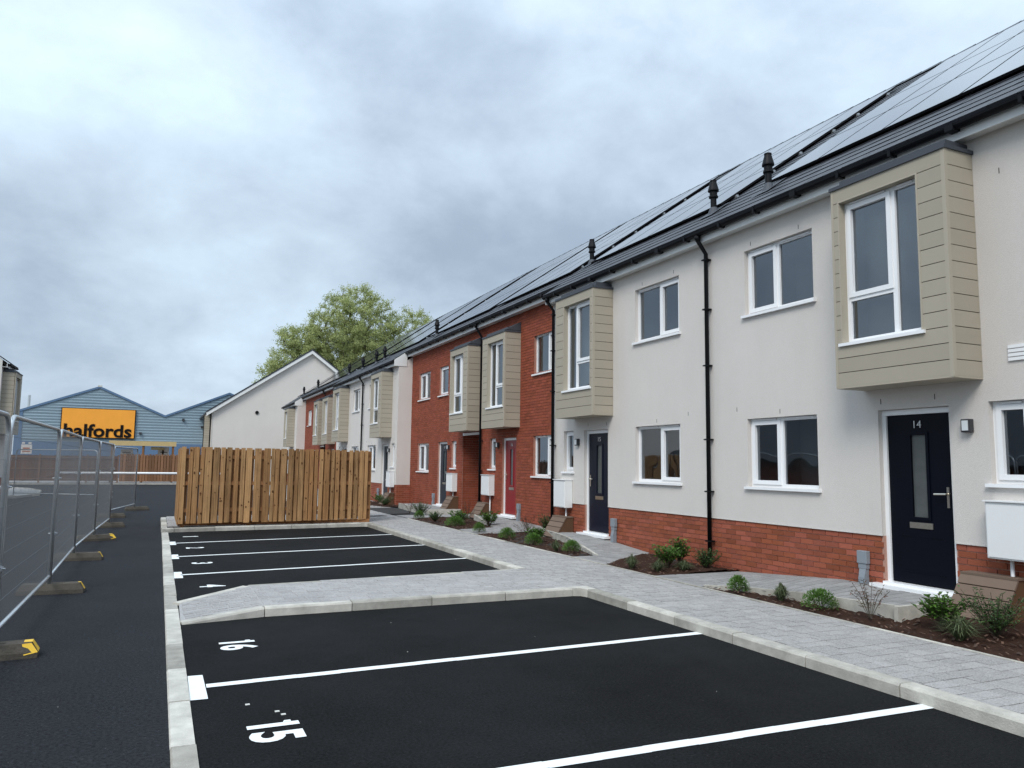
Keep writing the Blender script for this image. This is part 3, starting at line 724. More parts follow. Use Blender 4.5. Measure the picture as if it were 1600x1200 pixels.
    for (yf, v) in flues:
        x_, z_ = X(RX0+v*CP), RZ0+v*SP
        f = MB().lathe([(.055, -.1), (.055, .28), (.085, .285), (.085, .31), (.07, .33), (.07, .40), (.10, .405), (.10, .425), (.058, .58), (.062, .585), (.062, .61), (.04, .615)], 14, (x_, yf, z_)).build('flue', 'black_pvc', rf, smooth=False)
        MB().quad((x_-.22, yf-.2, z_-.22*TP+.035), (x_+.22, yf-.2, z_+.22*TP+.035), (x_+.22, yf+.2, z_+.22*TP+.035), (x_-.22, yf+.2, z_-.22*TP+.035)).lathe([(.12, -.05), (.062, .10)], 14, (x_, yf, z_)).build('flue_flashing', 'lead', rf)
    return rf
PV0, PVS, PVN = 1.36, 1.95, .05
def eaves(house, ox, y0, y1, xe, xwall):
    """gutter, fascia, soffit for a straight run; xe = roof edge (world), xwall = wall plane (world)"""
    X = lambda x: x-ox; ze = roof_z(xe); zf = ze-.19
    MB().box(X(xe+.10), X(xe+.12), y0, y1, zf, ze-.01).box(X(xe+.12), X(xwall+.02), y0, y1, zf+.02, zf+.032).build('fascia', 'fascia', house)
    g_ = half_round(y0, y1, X(xe+.035), ze-.035)
    go = g_.build('gutter', 'black_pvc', house, smooth=False)
    gb = MB(); n = int((y1-y0)/.8)+1
    for i in range(n):
        y = y0+.3+i*.8
        if y < y1-.05: link('gutter_bracket', cached('gbr', lambda: MB().box(0, .13, -.02, .02, -.105, -.03).box(-.002, .13, -.012, .012, -.035, -.022).mesh('gutter_bracket', 'black_pvc')), go, (X(xe-.03), y, ze))
    for i in range(int((y1-y0)/2.4)+1):
        y = y0+1.1+i*2.4
        if y < y1-.06: link('gutter_joint', cached('gjt', lambda: MB().box(0, .132, -.05, .05, -.104, -.028).mesh('gutter_joint', 'black_pvc')), go, (X(xe-.032), y, ze))
def downpipe(house, y, xw, zt, xe_off, ze, zb=.15, brackets=None):
    """xw local wall plane; xe_off local x of the gutter centre"""
    r = .036; x = xw-.075
    pts = [(xe_off, y, ze-.09), (xe_off, y, ze-.16), (x, y, zt), (x, y, zb)]
    o = MB().tube(pts, r, 10).lathe([(.05, -.06), (.05, .02)], 10, (xe_off, y, ze-.1)).build('downpipe', 'black_pvc', house, smooth=True)
    bz = brackets or [zb+.35, zb+1.15, zb+2.0, zt-1.9, zt-.95, zt-.1]
    for z in bz: link('pipe_bracket', cached('pbr', lambda: MB().box(-.045, .075, -.045, .045, -.012, .012).box(-.05, .05, -.06, .06, -.009, .009).mesh('pipe_bracket', 'black_pvc')), o, (x, y, z))

def cream_house(root, ox, c, s, half, which, num, leaf='navy', single=0, arrays=(), flues=(), pipe=None, detail=True, vent=False, ends=()):
    """one half of a cream pair. local y = c + s*offset from the party line; s=+1/-1; half = width"""
    Y = lambda a, b: tuple(sorted((c+s*a, c+s*b)))
    near = (s < 0)       # which light opens flips with the handing
    dn = Y(.85, 2.25); dr = Y(3.25, 4.22); sw = Y(4.69, 5.13); by = Y(3.05, 4.65); mb_ = Y(4.72, 5.25)
    y0, y1 = Y(0, half)
    holes = [(*dn, 1.41, 2.45), (*dn, 4.08, 5.12), (*dr, -.1, 2.445), (*sw, 1.56, 2.46)]
    w = MB(); wall_holes(w, 0, y0, y1, PLZ, 5.49, holes, depth=.085)
    wo_ = w.build('wall', 'render', root)
    bd = MB(); 
    for a, b in ([(y0, dr[0]), (dr[1], y1)]): bd.quad((.0, a, PLZ), (.0, b, PLZ), (.03, b, PLZ), (.03, a, PLZ)).box(-.004, .0, a, b, PLZ-.001, PLZ+.014)
    bd.build('bell_bead', 'render', wo_)
    pl = MB(); wall_holes(pl, .026, y0, y1, -.05, PLZ, [(*dr, -.1, 2.44)], depth=.06); po = pl.build('plinth', 'mortar_pale', root)
    brick_part(po, brick_rects(y0, y1, .045, PLZ-.002, [(*dr, -.1, 2.44)], seed=int(y0)), .016, single=single)
    for z0, z1 in ((1.41, 2.45), (4.08, 5.12)):
        window(root, 0, dn[0], dn[1], z0, z1, split=c+s*1.50 , opening='near' if s > 0 else 'far')
    window(root, 0, sw[0], sw[1], 1.56, 2.46)
    door(root, dr[0], dr[1], leaf=leaf, num=num, handle='near' if s < 0 else 'far')
    bay(root, 0, by[0], by[1], full='near' if s < 0 else 'far')
    lamp(root, c+s*4.46, 2.2); meter_box(root, mb_[0], mb_[1], .77, 1.37, c+s*4.9); cable_cover(root, c+s*2.98)
    weep(root, [(c+s*v, z) for v, z in ((1.55, 2.5), (.62, 2.58), (1.0, 5.18), (2.0, 5.17), (3.3, 2.52), (4.05, 2.53), (4.95, 4.98))])
    if vent:
        v = MB()
        for k in range(4): v.box(-.02, 0, c+s*5.05-.1, c+s*5.05+.1, 2.88+k*.045, 2.915+k*.045)
        v.build('air_vent', 'upvc', root)
    roof(root, ox, y0, y1, 8.02, arrays, flues); eaves(root, ox, y0, y1, 8.02, 8.3)
    if pipe is not None: downpipe(root, pipe, 0, 5.28, 8.055-ox, roof_z(8.02))
    for ye, sg in ends: gable(root, ox, ye, 8.0, 8.3, 'render', sg)
    MB().box(.16+1.2, 12.3, y0+.02, y1-.02, 0, 5.4).build('house_core', 'interior', root)
    return root
def gable(root, ox, y, xe, xw, mt, sg, barge=True):
    xr = RX0+RV*CP; zr = RZ0+RV*SP; xb = 2*xr-xe
    pts = [(xw-ox, y, 0), (xb-.3-ox, y, 0), (xb-.3-ox, y, roof_z(xe)+.1), (xr-ox, y, zr-.08), (xw-ox, y, roof_z(xw)-.08)]
    MB().poly(pts if sg < 0 else pts[::-1]).build('gable_wall', mt, root)

def red_pair(y0, numA, numB, labA, labB, single=False, arraysA=(), arraysB=(), fluesA=(), fluesB=(), leafA='red_door', leafB='slate_door', width=12.9):
    ox = D+RC; ztop = 5.86
    A = thing('terraced_house', labA, 'house', (ox, 0, 0), 0, 'red brick houses of the terrace'); B = thing('terraced_house', labB, 'house', (ox, 0, 0), 0, 'red brick houses of the terrace')
    o = lambda v: y0+v
    wA = (o(.72), o(2.13)); dA = (o(3.18), o(4.13)); sA = (o(4.60), o(5.04)); 
    ps = (o(5.76), o(7.26)); sB = (o(7.86), o(8.30)); dB = (o(8.72), o(9.68)); smB = (o(8.74), o(9.66)); wB = (o(10.68), o(11.98))
    for root, a, b, holes, seed in ((A, o(0), ps[0], [(*wA, 1.41, 2.45), (*wA, 4.06, 5.10), (*dA, -.1, 2.445), (*sA, 1.56, 2.46)], 11),
                              (B, ps[0], o(width), [(*ps, -.1, 2.68), (*sB, 1.56, 2.46), (*dB, -.1, 2.445), (*smB, 4.06, 5.06), (*wB, 4.06, 5.06), (*wB, 1.41, 2.42)], 12)):
        w = MB(); wall_holes(w, .012, a, b, -.05, ztop, holes, depth=.07); wo_ = w.build('wall', 'mortar', root)
        brick_part(wo_, brick_rects(a, b, .045, ztop, holes, seed=seed), 0, mt='brick_wall', seed=seed)
    for z0, z1 in ((1.41, 2.45), (4.06, 5.10)): window(A, 0, *wA, z0, z1, split=wA[0]+.68, opening='near')
    window(A, 0, *sA, 1.56, 2.46); window(B, 0, *sB, 1.56, 2.46); window(B, 0, *smB, 4.06, 5.06)
    window(B, 0, *wB, 4.06, 5.06, split=wB[0]+.62, opening='far'); window(B, 0, *wB, 1.41, 2.42, split=wB[0]+.62, opening='far')
    door(A, *dA, leaf=leafA, num=numA, handle='far'); door(B, *dB, leaf=leafB, num=numB, handle='near')
    bay(A, 0, o(2.95), o(4.53), full='far'); bay(B, 0, o(5.72), o(7.26), full='near')
    lamp(A, o(4.36), 2.25); lamp(B, o(8.52), 2.25)
    meter_box(A, o(4.62), o(5.18), .80, 1.38, o(4.8)); meter_box(B, o(7.68), o(8.22), .80, 1.38, o(7.9))
    cable_cover(A, o(2.9)); cable_cover(B, o(9.95))
    # lead weathering behind the bay roofs
    for root, a, b in ((A, o(2.95), o(4.53)), (B, o(5.72), o(7.26))):
        MB().add([(-.45, a, 5.36), (-.45, b, 5.36), (-.003, b, 5.60), (-.003, a, 5.60), (-.003, a, 5.36), (-.003, b, 5.36)], [(0,1,2,3),(0,3,4),(1,5,2),(0,4,5,1)]).build('bay_weathering', 'lead', root)
    # passage: brick side walls, ceiling, end
    pa = MB().quad((.02, ps[1], 0), (5.5, ps[1], 0), (5.5, ps[1], 2.68), (.02, ps[1], 2.68)).quad((.02, ps[0], 2.68), (5.5, ps[0], 2.68), (5.5, ps[0], 0), (.02, ps[0], 0)).box(5.5, 5.6, ps[0], ps[1], 0, 2.68).box(.02, 5.5, ps[0], ps[1], 2.68, 2.72).build('passage_wall', 'mortar', B)
    brick_xface(pa, ps[1], .02, 5.45, .045, 2.66)
    MB().box(.0, .06, ps[0], ps[1], 2.60, 2.68).build('passage_lintel', 'upvc', B)
    downpipe(A, o(5.60), 0, 5.55, 8.57-ox, roof_z(8.54), brackets=[.6, 1.5, 2.4, 5.3])
    for root, a, b, ar, fl in ((A, o(0), ps[0], arraysA, fluesA), (B, ps[0], o(width), arraysB, fluesB)):
        roof(root, ox, a, b, 8.54, ar, fl); eaves(root, ox, a, b, 8.54, 8.85)
        MB().box(1.4, 12.0, a+.02, b-.02, 2.8 if root is B else 0, 5.4).build('house_core', 'interior', root)
    return A, B
def step_return(root, ox, y, sg, facing):       # side face of a cream house where it stands 0.55 m forward of the red one
    a, b = 8.3-ox, 8.3+RC+.05-ox
    f = [(a, y, PLZ), (b, y, PLZ), (b, y, 5.86), (a, y, 5.5)]
    MB().poly(f if sg < 0 else f[::-1]).build('return_wall', 'render', root)
    p = MB(); q = [(a+.016, y-sg*.004, -.05), (b, y-sg*.004, -.05), (b, y-sg*.004, PLZ), (a+.016, y-sg*.004, PLZ)]; p.poly(q if sg < 0 else q[::-1]); po = p.build('return_plinth', 'mortar_pale', root)
    mb = MB(); rr = random.Random(4)
    for (c0, d0, e0, f0) in brick_rects(a+.016, b, .045, PLZ-.002, []): mb.box(c0, d0, y+sg*.001, y+sg*.008-sg*.004, e0, f0, rr.random())
    stuff(mb.build('brick_field', 'brick', po))
    z = roof_z(8.02)
    # boxed end of the eaves
    MB().add([(8.10-ox, y, z-.2), (8.62-ox, y, z-.2), (8.62-ox, y, roof_z(8.62)-.02), (8.10-ox, y, roof_z(8.10)-.02),
              (8.10-ox, y+sg*.02, z-.2), (8.62-ox, y+sg*.02, z-.2), (8.62-ox, y+sg*.02, roof_z(8.62)-.02), (8.10-ox, y+sg*.02, roof_z(8.10)-.02)],
             [(0,1,2,3),(7,6,5,4),(0,4,5,1),(3,2,6,7),(0,3,7,4),(1,5,6,2)]).build('box_end', 'fascia', root)

rows3 = (0, 1, 2)
def creamthing(label): return thing('terraced_house', label, 'house', (D, 0, 0), 0, 'cream rendered houses of the terrace')
# nearest (mostly out of the picture on the right), 14, 15
h13 = creamthing('cream house at the right edge of the photo, only its eaves and roof panels showing')
cream_house(h13, D, -1.2, 1, 5.7, '', None, arrays=[(-.83, 3.85, rows3, 4)], flues=[(-.4, 1.1)], ends=[(-1.2, -1)])
h14 = creamthing('cream rendered house with a dark door numbered 14 and one beige bay')
cream_house(h14, D, 10.2, -1, 5.7, '', '14', leaf='black_navy', single=300, arrays=[(3.85, 9.70, rows3, 5)], flues=[(9.38, 1.06)], vent=True)
h15 = creamthing('cream rendered house with a navy door numbered 15, next to the red brick houses')
cream_house(h15, D, 10.2, 1, 5.7, '', '15', single=300, arrays=[(10.8, 15.48, rows3, 4)], flues=[(10.85, 1.15)], pipe=10.2)
downpipe(h15, 15.74, 0, 5.3, 8.055-D, roof_z(8.02)); step_return(h15, D, 15.9, 1, '')
rA, rB = red_pair(15.9, '16', '17', 'red brick house with a crimson door, right of the brick passage',
                  'red brick house with a slate blue door, left of the brick passage',
                  arraysA=[(16.5, 21.18, rows3, 4)], arraysB=[(21.7, 27.55, rows3, 5)], fluesA=[(15.99, 1.72)], fluesB=[(26.0, 1.05)])
MB().box(0, .01, 0, .01, 0, .01)
hc = creamthing('cream house standing forward of the red brick pair, its side wall facing the camera')
cream_house(hc, D, 34.25, -1, 5.45, '', None, leaf='slate_door', arrays=[(28.9, 33.58, rows3, 4)], flues=[(32.6, .9)], pipe=34.3)
step_return(hc, D, 28.8, -1, '')
hd = creamthing('cream house behind the timber bin screen, left of the long black downpipe')
cream_house(hd, D, 34.25, 1, 5.75, '', None, leaf='slate_door', arrays=[(34.4, 39.08, rows3, 4)], flues=[(34.0, .9), (36.9, 1.0)])
step_return(hd, D, 40.0, 1, '')
rC, rD = red_pair(40.0, None, None, 'far red brick house with two bays close together above the bin screen', 'farthest red brick house, small window left of its bay',
                  arraysA=[(40.9, 45.58, rows3, 4)], arraysB=[(46, 51.85, rows3, 5)], fluesA=[(40.6, 1.2)], fluesB=[(48.8, 1.05)])
he = creamthing('last cream house of the terrace, in front of the white gabled house')
cream_house(he, D, 58.5, -1, 5.6, '', None, arrays=[(53.3, 58, rows3, 4)], flues=[(54.0, 1.05)], ends=[(58.5, 1)])
step_return(he, D, 52.9, -1, '')

# ---- gas meter housings with slatted sloping fronts, by the doors
def wedge(y0, y1, xw, zb, label):
    t = thing('gas_box', label, 'gas box', (xw, y0, zb), 0, 'brown slatted gas boxes by the doors')
    L_ = y1-y0; h = .43; d0, d1 = .44, .17
    mb = MB(); pr = [(-d0, 0), (-.002, 0), (-.002, h), (-d1, h)]
    mb.add([(x, 0, z) for x, z in pr]+[(x, L_, z) for x, z in pr], [(0,1,2,3),(7,6,5,4),(0,4,5,1),(3,2,6,7),(0,3,7,4)]); mb.build('housing', 'wpc_side', t)
    n = 4; dx, dz = (d0-d1), h; ln = math.hypot(dx, dz); nx, nz = -dz/ln, dx/ln
    for k in range(n):
        a, b = k/n+.012, (k+1)/n-.012; q = MB(); vs = []
        for y in (-.012, L_+.012):
            for f, o in ((a, 0), (b, 0), (b, .022), (a, .022)): vs.append((-d0+dx*f+nx*o, y, dz*f+nz*o))
        q.add(vs, [(0,1,2,3),(7,6,5,4),(0,4,5,1),(1,5,6,2),(2,6,7,3),(3,7,4,0)]); q.build('slat', 'wpc', t)
    MB().box(-d1-.03, -.001, -.012, L_+.012, h+.001, h+.024).build('lid', 'wpc', t)
wedge(5.18, 5.78, D, .14, 'brown slatted gas box right of the dark door numbered 14')
wedge(14.88, 15.48, D, .13, 'brown slatted gas box under the meter box beside the navy door numbered 15')
wedge(20.75, 21.35, D+RC, .13, 'brown slatted gas box left of the crimson door')
wedge(23.45, 24.0, D+RC, .2, 'brown slatted gas box right of the slate blue door on the red house')
wedge(29.0, 29.6, D, .1, 'far brown slatted gas box on the forward cream house beyond the brick pair')

# ------------------------------------------------------------------ timber bin screen
scr = thing('bin_screen', 'new tan timber slatted bin store screen on the kerb behind the parking bays', 'fence', (0, 0, 0))
def board(y, x0, w, z0, z1, th=.02, axis='x', mt='wood', lean=0.0):
    me = unit(mt); o = link('board', me, scr)
    if axis == 'x': o.location = (x0, y, z0); o.scale = (w, th, z1-z0)
    else: o.location = (y, x0, z0); o.scale = (th, w, z1-z0)
    o.rotation_euler = (0, lean, 0)
    return o
fy0, fy1, fx0, fx1 = 20.28, 20.78, .50, 5.28      # front line, from left to right
fy = lambda x: fy0+(fy1-fy0)*(x-fx0)/(fx1-fx0)
x = fx0; rr = random.Random(21); kn = MB(); gaps = []
while x < fx1-.08:
    w = rr.choice((.085, .10, .12, .14, .16)); 
    if x+w > fx1: w = fx1-x
    zt = 2.03+rr.uniform(-.007, .006)
    b = board(fy(x), x, w, .17+rr.uniform(0, .02), zt, .022, lean=rr.uniform(-.004, .004)); b.rotation_euler[2] = math.atan2(fy1-fy0, fx1-fx0)
    for _ in range(rr.choice((1, 2, 3, 4, 5))):
        kx, kz = x+rr.uniform(.02, w-.02), rr.uniform(.3, 1.95); r = rr.choice((.008, .012, .016, .022)); yk = fy(x)+(fy1-fy0)/(fx1-fx0)*(kx-x)-.0035; ez = rr.uniform(.8, 1.8); r = min(r, kx-x, x+w-kx)
        kn.poly([(kx+r*math.cos(a), yk, kz+r*ez*math.sin(a)) for a in [2*math.pi*i/7 for i in range(7)]])
    gp_ = rr.choice((.02, .035, .05, .07)); gaps.append((x+w, x+w+gp_)); x += w + gp_
stuff(kn.build('knots', 'knot', scr))
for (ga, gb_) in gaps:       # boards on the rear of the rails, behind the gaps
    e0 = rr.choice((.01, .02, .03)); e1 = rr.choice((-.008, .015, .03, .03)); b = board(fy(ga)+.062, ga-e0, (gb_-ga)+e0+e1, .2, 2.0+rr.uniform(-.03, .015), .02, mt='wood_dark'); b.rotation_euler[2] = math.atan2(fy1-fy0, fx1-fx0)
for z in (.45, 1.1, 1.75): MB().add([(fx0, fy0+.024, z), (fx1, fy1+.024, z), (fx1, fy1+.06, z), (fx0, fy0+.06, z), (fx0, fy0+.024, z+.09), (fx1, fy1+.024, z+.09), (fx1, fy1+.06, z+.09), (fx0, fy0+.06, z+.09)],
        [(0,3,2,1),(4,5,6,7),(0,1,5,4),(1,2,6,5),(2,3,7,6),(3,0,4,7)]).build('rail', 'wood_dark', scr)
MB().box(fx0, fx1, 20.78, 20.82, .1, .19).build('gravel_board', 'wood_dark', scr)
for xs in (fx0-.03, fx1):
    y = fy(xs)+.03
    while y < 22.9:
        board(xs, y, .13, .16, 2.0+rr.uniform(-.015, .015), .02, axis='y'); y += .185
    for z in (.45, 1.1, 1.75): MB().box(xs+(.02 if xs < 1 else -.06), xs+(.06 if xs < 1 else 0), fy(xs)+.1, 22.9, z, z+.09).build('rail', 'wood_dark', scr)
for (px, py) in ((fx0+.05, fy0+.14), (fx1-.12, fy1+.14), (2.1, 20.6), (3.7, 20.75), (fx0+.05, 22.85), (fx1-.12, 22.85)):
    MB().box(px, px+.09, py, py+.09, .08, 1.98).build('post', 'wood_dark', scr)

# ------------------------------------------------------------------ temporary mesh fence on rubber feet
J = [(-1.22, 4.4), (-1.2, 7.95), (-1.18, 11.5), (-1.22, 15.05), (-1.15, 18.5), (-1.05, 22.0), (-1.22, 25.6), (-.65, 29.1)]
labs = ['nearest mesh fence panel, cut off by the left edge of the photo', 'second mesh fence panel, its long sloping top rail before the orange sign',
        'third mesh fence panel, standing between the two long rubber feet', 'fourth mesh fence panel along the road edge, under the black lettering',
        'fifth mesh fence panel along the road edge, past the small yellow ended foot', 'sixth mesh fence panel, seen almost edge on near the far end',
        'last mesh fence panel, turned to face the camera at the far end']
def heras(p, q, label, clip=True, group='mesh fence panels along the road'):
    p, q = Vector((*p, 0)), Vector((*q, 0)); d = q-p; w = d.length-.06; ang = math.atan2(d.y, d.x)
    t = thing('mesh_fence_panel', label, 'fence panel', tuple(p), ang, group)
    r = .021; rc = .17; z0, z1 = .16, 2.07; lo = .22
    def arc(cx_, cz_, a0, a1): return [(cx_+rc*math.cos(a0+(a1-a0)*k/5), 0, cz_+rc*math.sin(a0+(a1-a0)*k/5)) for k in range(6)]
    top = [(.03, 0, .03), (.03, 0, z1-rc)] + arc(.03+rc, z1-rc, math.pi, math.pi/2)[1:] + arc(w-rc, z1-rc, math.pi/2, 0) + [(w, 0, .03)]
    f = MB().tube(top, r, 8).tube([(.03, 0, lo), (w, 0, lo)], r*.85, 8); f.build('frame', 'galv', t, smooth=True)
    m_ = MB(); wr = .0010; n = int((w-.06)/.040)
    for i in range(1, n):
        x_ = .03+(w-.03)*i/n; m_.box(x_-wr, x_+wr, -wr, wr, lo, z1-.01, skip=('t', 'b'))
    for z in [lo+.03+k*.205 for k in range(10)]: m_.box(.03, w, -wr*1.3, wr*1.3, z-wr*1.2, z+wr*1.2, skip=('-x', '+x'))
    stuff(m_.build('wire_mesh', 'wire', t))
    if clip:
        for z in (.75, 1.45): MB().box(-.055, .055, -.027, .027, z-.014, z+.014).tube([(0, -.05, z), (0, .05, z)], .009, 6).build('clip', 'galv', t)
    return t
for i in range(len(J)-1): heras(J[i], J[i+1], labs[i])
foot_l = ['nearest rubber fence foot with a yellow end, at the left edge', 'long rubber fence foot with a small yellow end, second from the camera',
          'rubber fence foot with a small yellow end, third from the camera', 'short rubber fence foot with a wide yellow end, in the middle of the fence line',
          'rubber fence foot without yellow showing, fifth from the camera', 'rubber fence foot without yellow showing, sixth from the camera', 'farthest rubber fence foot, under the turned last panel']
def foot(x, y, a, label, refl):
    t = thing('fence_foot', label, 'fence foot', (x, y, 0), a, 'rubber feet of the mesh fence')
    L_, W_, H_ = .37, .115, .125; i = .05; mb = MB()
    vs = [(-L_, -W_, .0), (L_, -W_, .0), (L_, W_, .0), (-L_, W_, .0), (-L_, -W_, .05), (L_, -W_, .05), (L_, W_, .05), (-L_, W_, .05),
          (-L_+i, -W_+.03, H_), (L_-i, -W_+.03, H_), (L_-i, W_-.03, H_), (-L_+i, W_-.03, H_)]
    fs = [(0,1,5,4),(1,2,6,5),(2,3,7,6),(3,0,4,7),(4,5,9,8),(5,6,10,9),(6,7,11,10),(7,4,8,11),(8,9,10,11)]
    mb.add(vs, fs).box(-.16, -.07, -.035, .035, H_, H_+.006).box(.04, .12, -.035, .035, H_, H_+.006); mb.build('rubber_block', 'rubber', t, bevel=.012)
    for s in ((1,) if refl else ()):
        q = MB(); o = .004
        hw = .07 if refl > 1 else .04; bk = .11 if refl > 1 else .075
        vs = [(s*(L_+o), -hw, .045), (s*(L_+o), hw, .045), (s*(L_-i+o), -hw*.8, H_+o), (s*(L_-i+o), hw*.8, H_+o), (s*(L_-bk), -hw*.7, H_+.004), (s*(L_-bk), hw*.7, H_+.004)]
        q.add(vs, [(0,1,3,2), (2,3,5,4)] if s > 0 else [(2,3,1,0), (4,5,3,2)])
        if refl > 1: q.add([(s*(L_-.1), -W_-.003, .03), (s*(L_+.003), -W_-.003, .05), (s*(L_-i), -W_+.026, H_), (s*(L_-.12), -W_+.027, H_-.004)], [(0,1,2,3)] if s > 0 else [(3,2,1,0)])
        q.build('reflector', 'yellow', t)
angs = [.05, -.05, -.08, .3, .0, -.05, .12]; dxs = [.0, .06, .1, .06, .02, .08, .1]
for (x, y), a, l, dx, rf_ in zip(J[1:], angs, foot_l, dxs, (2, 1, 1, 2, 0, 0, 0)): foot(x-.03+dx, y, a, l, rf_)
heras((-5.6, 39.0), (-2.3, 36.6), 'distant mesh fence panel standing across the road behind the row', clip=False, group=None)

# ------------------------------------------------------------------ far end: paving, fences, shelter, barrier
struct(MB().box(-24, 5.3, 59, 76, -.05, .09).build('far_pavement', 'paver'))
struct(MB().box(-24, 5.3, 58.85, 59, -.05, .10).build('far_kerb', 'kerb'))
pts = [(-12, 40), (-7.2, 37.6), (-5.4, 38.6), (-4.9, 41.5), (-5.3, 45.5), (-6.4, 49), (-9, 52), (-14, 54)]
o = struct(MB().prism(pts, -.05, .1).build('side_path', 'paver'))
for a, b in zip(pts, pts[1:]): stone_line(a, b, .14, .12, side=1)
struct(MB().prism([(-12, 40.5), (-7.3, 38.4), (-6.3, 40.5), (-7.5, 44), (-12, 46)], .0, .13).build('verge', 'soil'))
bf = thing('panel_fence', 'low brown boarded panel fence before the blue warehouse, on the left', 'fence', (0, 60.2, 0))
rr = random.Random(5); x = -13.5
while x < -2.6:
    for (z0, z1) in ((.2, .72), (.78, 1.32), (1.38, 1.85)): pass
    block('board', 'brown_fence', bf, x, x+.145, 0, .02, .22, 1.92+rr.uniform(-.01, .01)); x += .15
for x in (-12.9, -10.1, -7.3, -4.5, -2.6): MB().box(x, x+.1, -.08, .04, 0, 2.0).build('post', 'brown_post', bf)
for z in (.3, 1.0, 1.75): MB().box(-13.5, -2.6, -.04, -.001, z, z+.07).build('rail', 'brown_post', bf)
tf = thing('board_fence', 'taller upright board fence in warm brown, right of the low panel fence', 'fence', (0, 60.0, 0))
x = -2.45
while x < 5.0:
    w = rr.uniform(.11, .16); block('board', 'far_timber', tf, x, x+w, rr.choice((0, .02)), .04, .18, 2.08+rr.uniform(-.02, .02)); x += w+.05
for z in (.5, 1.7): MB().box(-2.45, 5, .045, .09, z, z+.08).build('rail', 'wood_dark', tf)
MB().box(-2.45, 5, .05, .07, .2, 2.0).build('backing_board', 'wood_dark', tf)
sh = thing('timber_shelter', 'open timber shelter with a pale fascia beam behind the upright board fence', 'shelter', (0, 61, 0))
MB().box(-3.25, 1.1, -.04, .0, 2.68, 3.02).build('fascia_beam', 'wood_pale', sh); MB().box(-3.2, 1.05, 0, 2.4, 2.9, 2.98).build('shelter_roof', 'shed_roof', sh)
for x in (-3.1, -1.12, .85):
    for y in (.02, 2.2): MB().box(x, x+.12, y, y+.12, 0, 2.9).build('post', 'wood_dark', sh)
rl = MB().tube([(-.55, .3, 2.52), (.32, .3, 2.52)], .11, 10).build('rolled_sheet', 'wood_pale', sh, smooth=True)
nb = thing('notice_board', 'white notice board with dark print under the shelter', 'sign', (.25, 62.9, 1.7)); MB().box(-.35, .4, 0, .03, 0, .95).build('board', 'sign_white', nb)
MB().box(-.05, .05, -.004, -.001, .05, .9).box(-.2, .3, -.004, -.001, .55, .6).build('print', 'black_letter', nb)
nb2 = thing('notice_board', 'small white notice board left of the shelter post', 'sign', (-2.2, 62.9, 1.95)); MB().box(-.35, .45, 0, .03, 0, .5).build('board', 'sign_white', nb2)
MB().box(-.25, .3, -.004, -.001, .1, .14).box(-.25, .3, -.004, -.001, .25, .3).build('print', 'black_letter', nb2)
wn_ = thing('warning_sign', 'pale notice with red print above the low brown fence', 'sign', (-8.1, 60.4, 2.0)); MB().box(-.3, .32, 0, .03, 0, .62).box(-.28, -.1, 0, .03, .66, .78).box(.1, .28, 0, .03, .66, .78).build('board', 'sign_white', wn_)
MB().box(-.2, .2, -.004, -.001, .3, .42).box(-.24, .24, -.004, -.001, .12, .2).build('print', 'notice_red', wn_)
br = thing('barrier', 'long white horizontal barrier pole across the road behind the mesh fence', 'barrier', (0, 40, 0))
MB().tube([(-4.2, 0, 1.07), (3.6, 0, 1.07)], .055, 10).build('pole', 'white_pole', br, smooth=True)
for x in (-4.1, 3.5): MB().box(x-.06, x+.06, -.06, .06, 0, 1.3).build('post', 'white_pole', br)

# ---- blue warehouse
wh = thing('warehouse', 'light blue ribbed warehouse with twin gables and a big orange sign', 'warehouse', (0, 75, 0))
prof = [(-10.8, 5.65), (-4.97, 7.92), (.3, 5.6), (5.6, 7.9), (11, 5.6), (30, 5.6)]
MB().poly([(p[0], 0, 0) for p in ((-10.8, 0),)] + [(x, 0, z) for x, z in prof] + [(30, 0, 0)][:1]).build('wall', 'blue_clad', wh)
MB().box(-10.8, 30, .01, 30, 0, 5.5).build('body', 'blue_clad', wh)
def ztop(x):
    for (a, za), (b, zb) in zip(prof, prof[1:]):
        if a <= x <= b: return za+(zb-za)*(x-a)/(b-a)
    return 0
cl = MB(); z = 2.0; k = 0; rr = random.Random(8)
while z < 7.8:
    xs = [-10.8+i*.25 for i in range(160)]; runs = []; s = None
    for x in xs:
        ok = ztop(x) > z+.2
        if ok and s is None: s = x
        if not ok and s is not None: runs.append((s, x)); s = None
    if s is not None: runs.append((s, 29))
    for a, b in runs: cl.add([(a,-.003,z),(b,-.003,z),(b,-.045,z+.14),(a,-.045,z+.14),(b,-.003,z+.205),(a,-.003,z+.205)], [(0,1,2,3),(3,2,4,5)], rr.random())
    z += .245
stuff(cl.build('cladding_ribs', 'blue_clad', wh))
MB().box(-10.8, 29, -.06, -.046, 0, 3.15).box(-11.0, -10.5, -.08, .0, 0, 5.7).build('lower_cladding', 'blue_deep', wh)
tr_ = MB()
for (a, za), (b, zb) in zip(prof, prof[1:]):
    tr_.add([(a,-.12,za-.12),(b,-.12,zb-.12),(b,-.12,zb+.06),(a,-.12,za+.06),(a,.1,za+.06),(b,.1,zb+.06)], [(0,1,2,3),(3,2,5,4)])
tr_.build('verge_trim', 'blue_deep', wh)
for (a, za), (b, zb) in zip(prof, prof[1:]):
    q = MB(); n = 14
    for i in range(n):
        u, v = i/n, (i+1)/n; q.add([(a+(b-a)*u, .1, za+(zb-za)*u+.05), (a+(b-a)*v, .1, za+(zb-za)*v+.05), (a+(b-a)*v, 34, za+(zb-za)*v+.05), (a+(b-a)*u, 34, za+(zb-za)*u+.05)], [(0,1,2,3)], rr.random())
    q.build('roof_sheet', 'shed_roof', wh)
MB().box(-4.97-.15, -4.97+.15, -.14, .4, 7.92, 8.05).build('ridge_cap', 'shed_roof', wh)
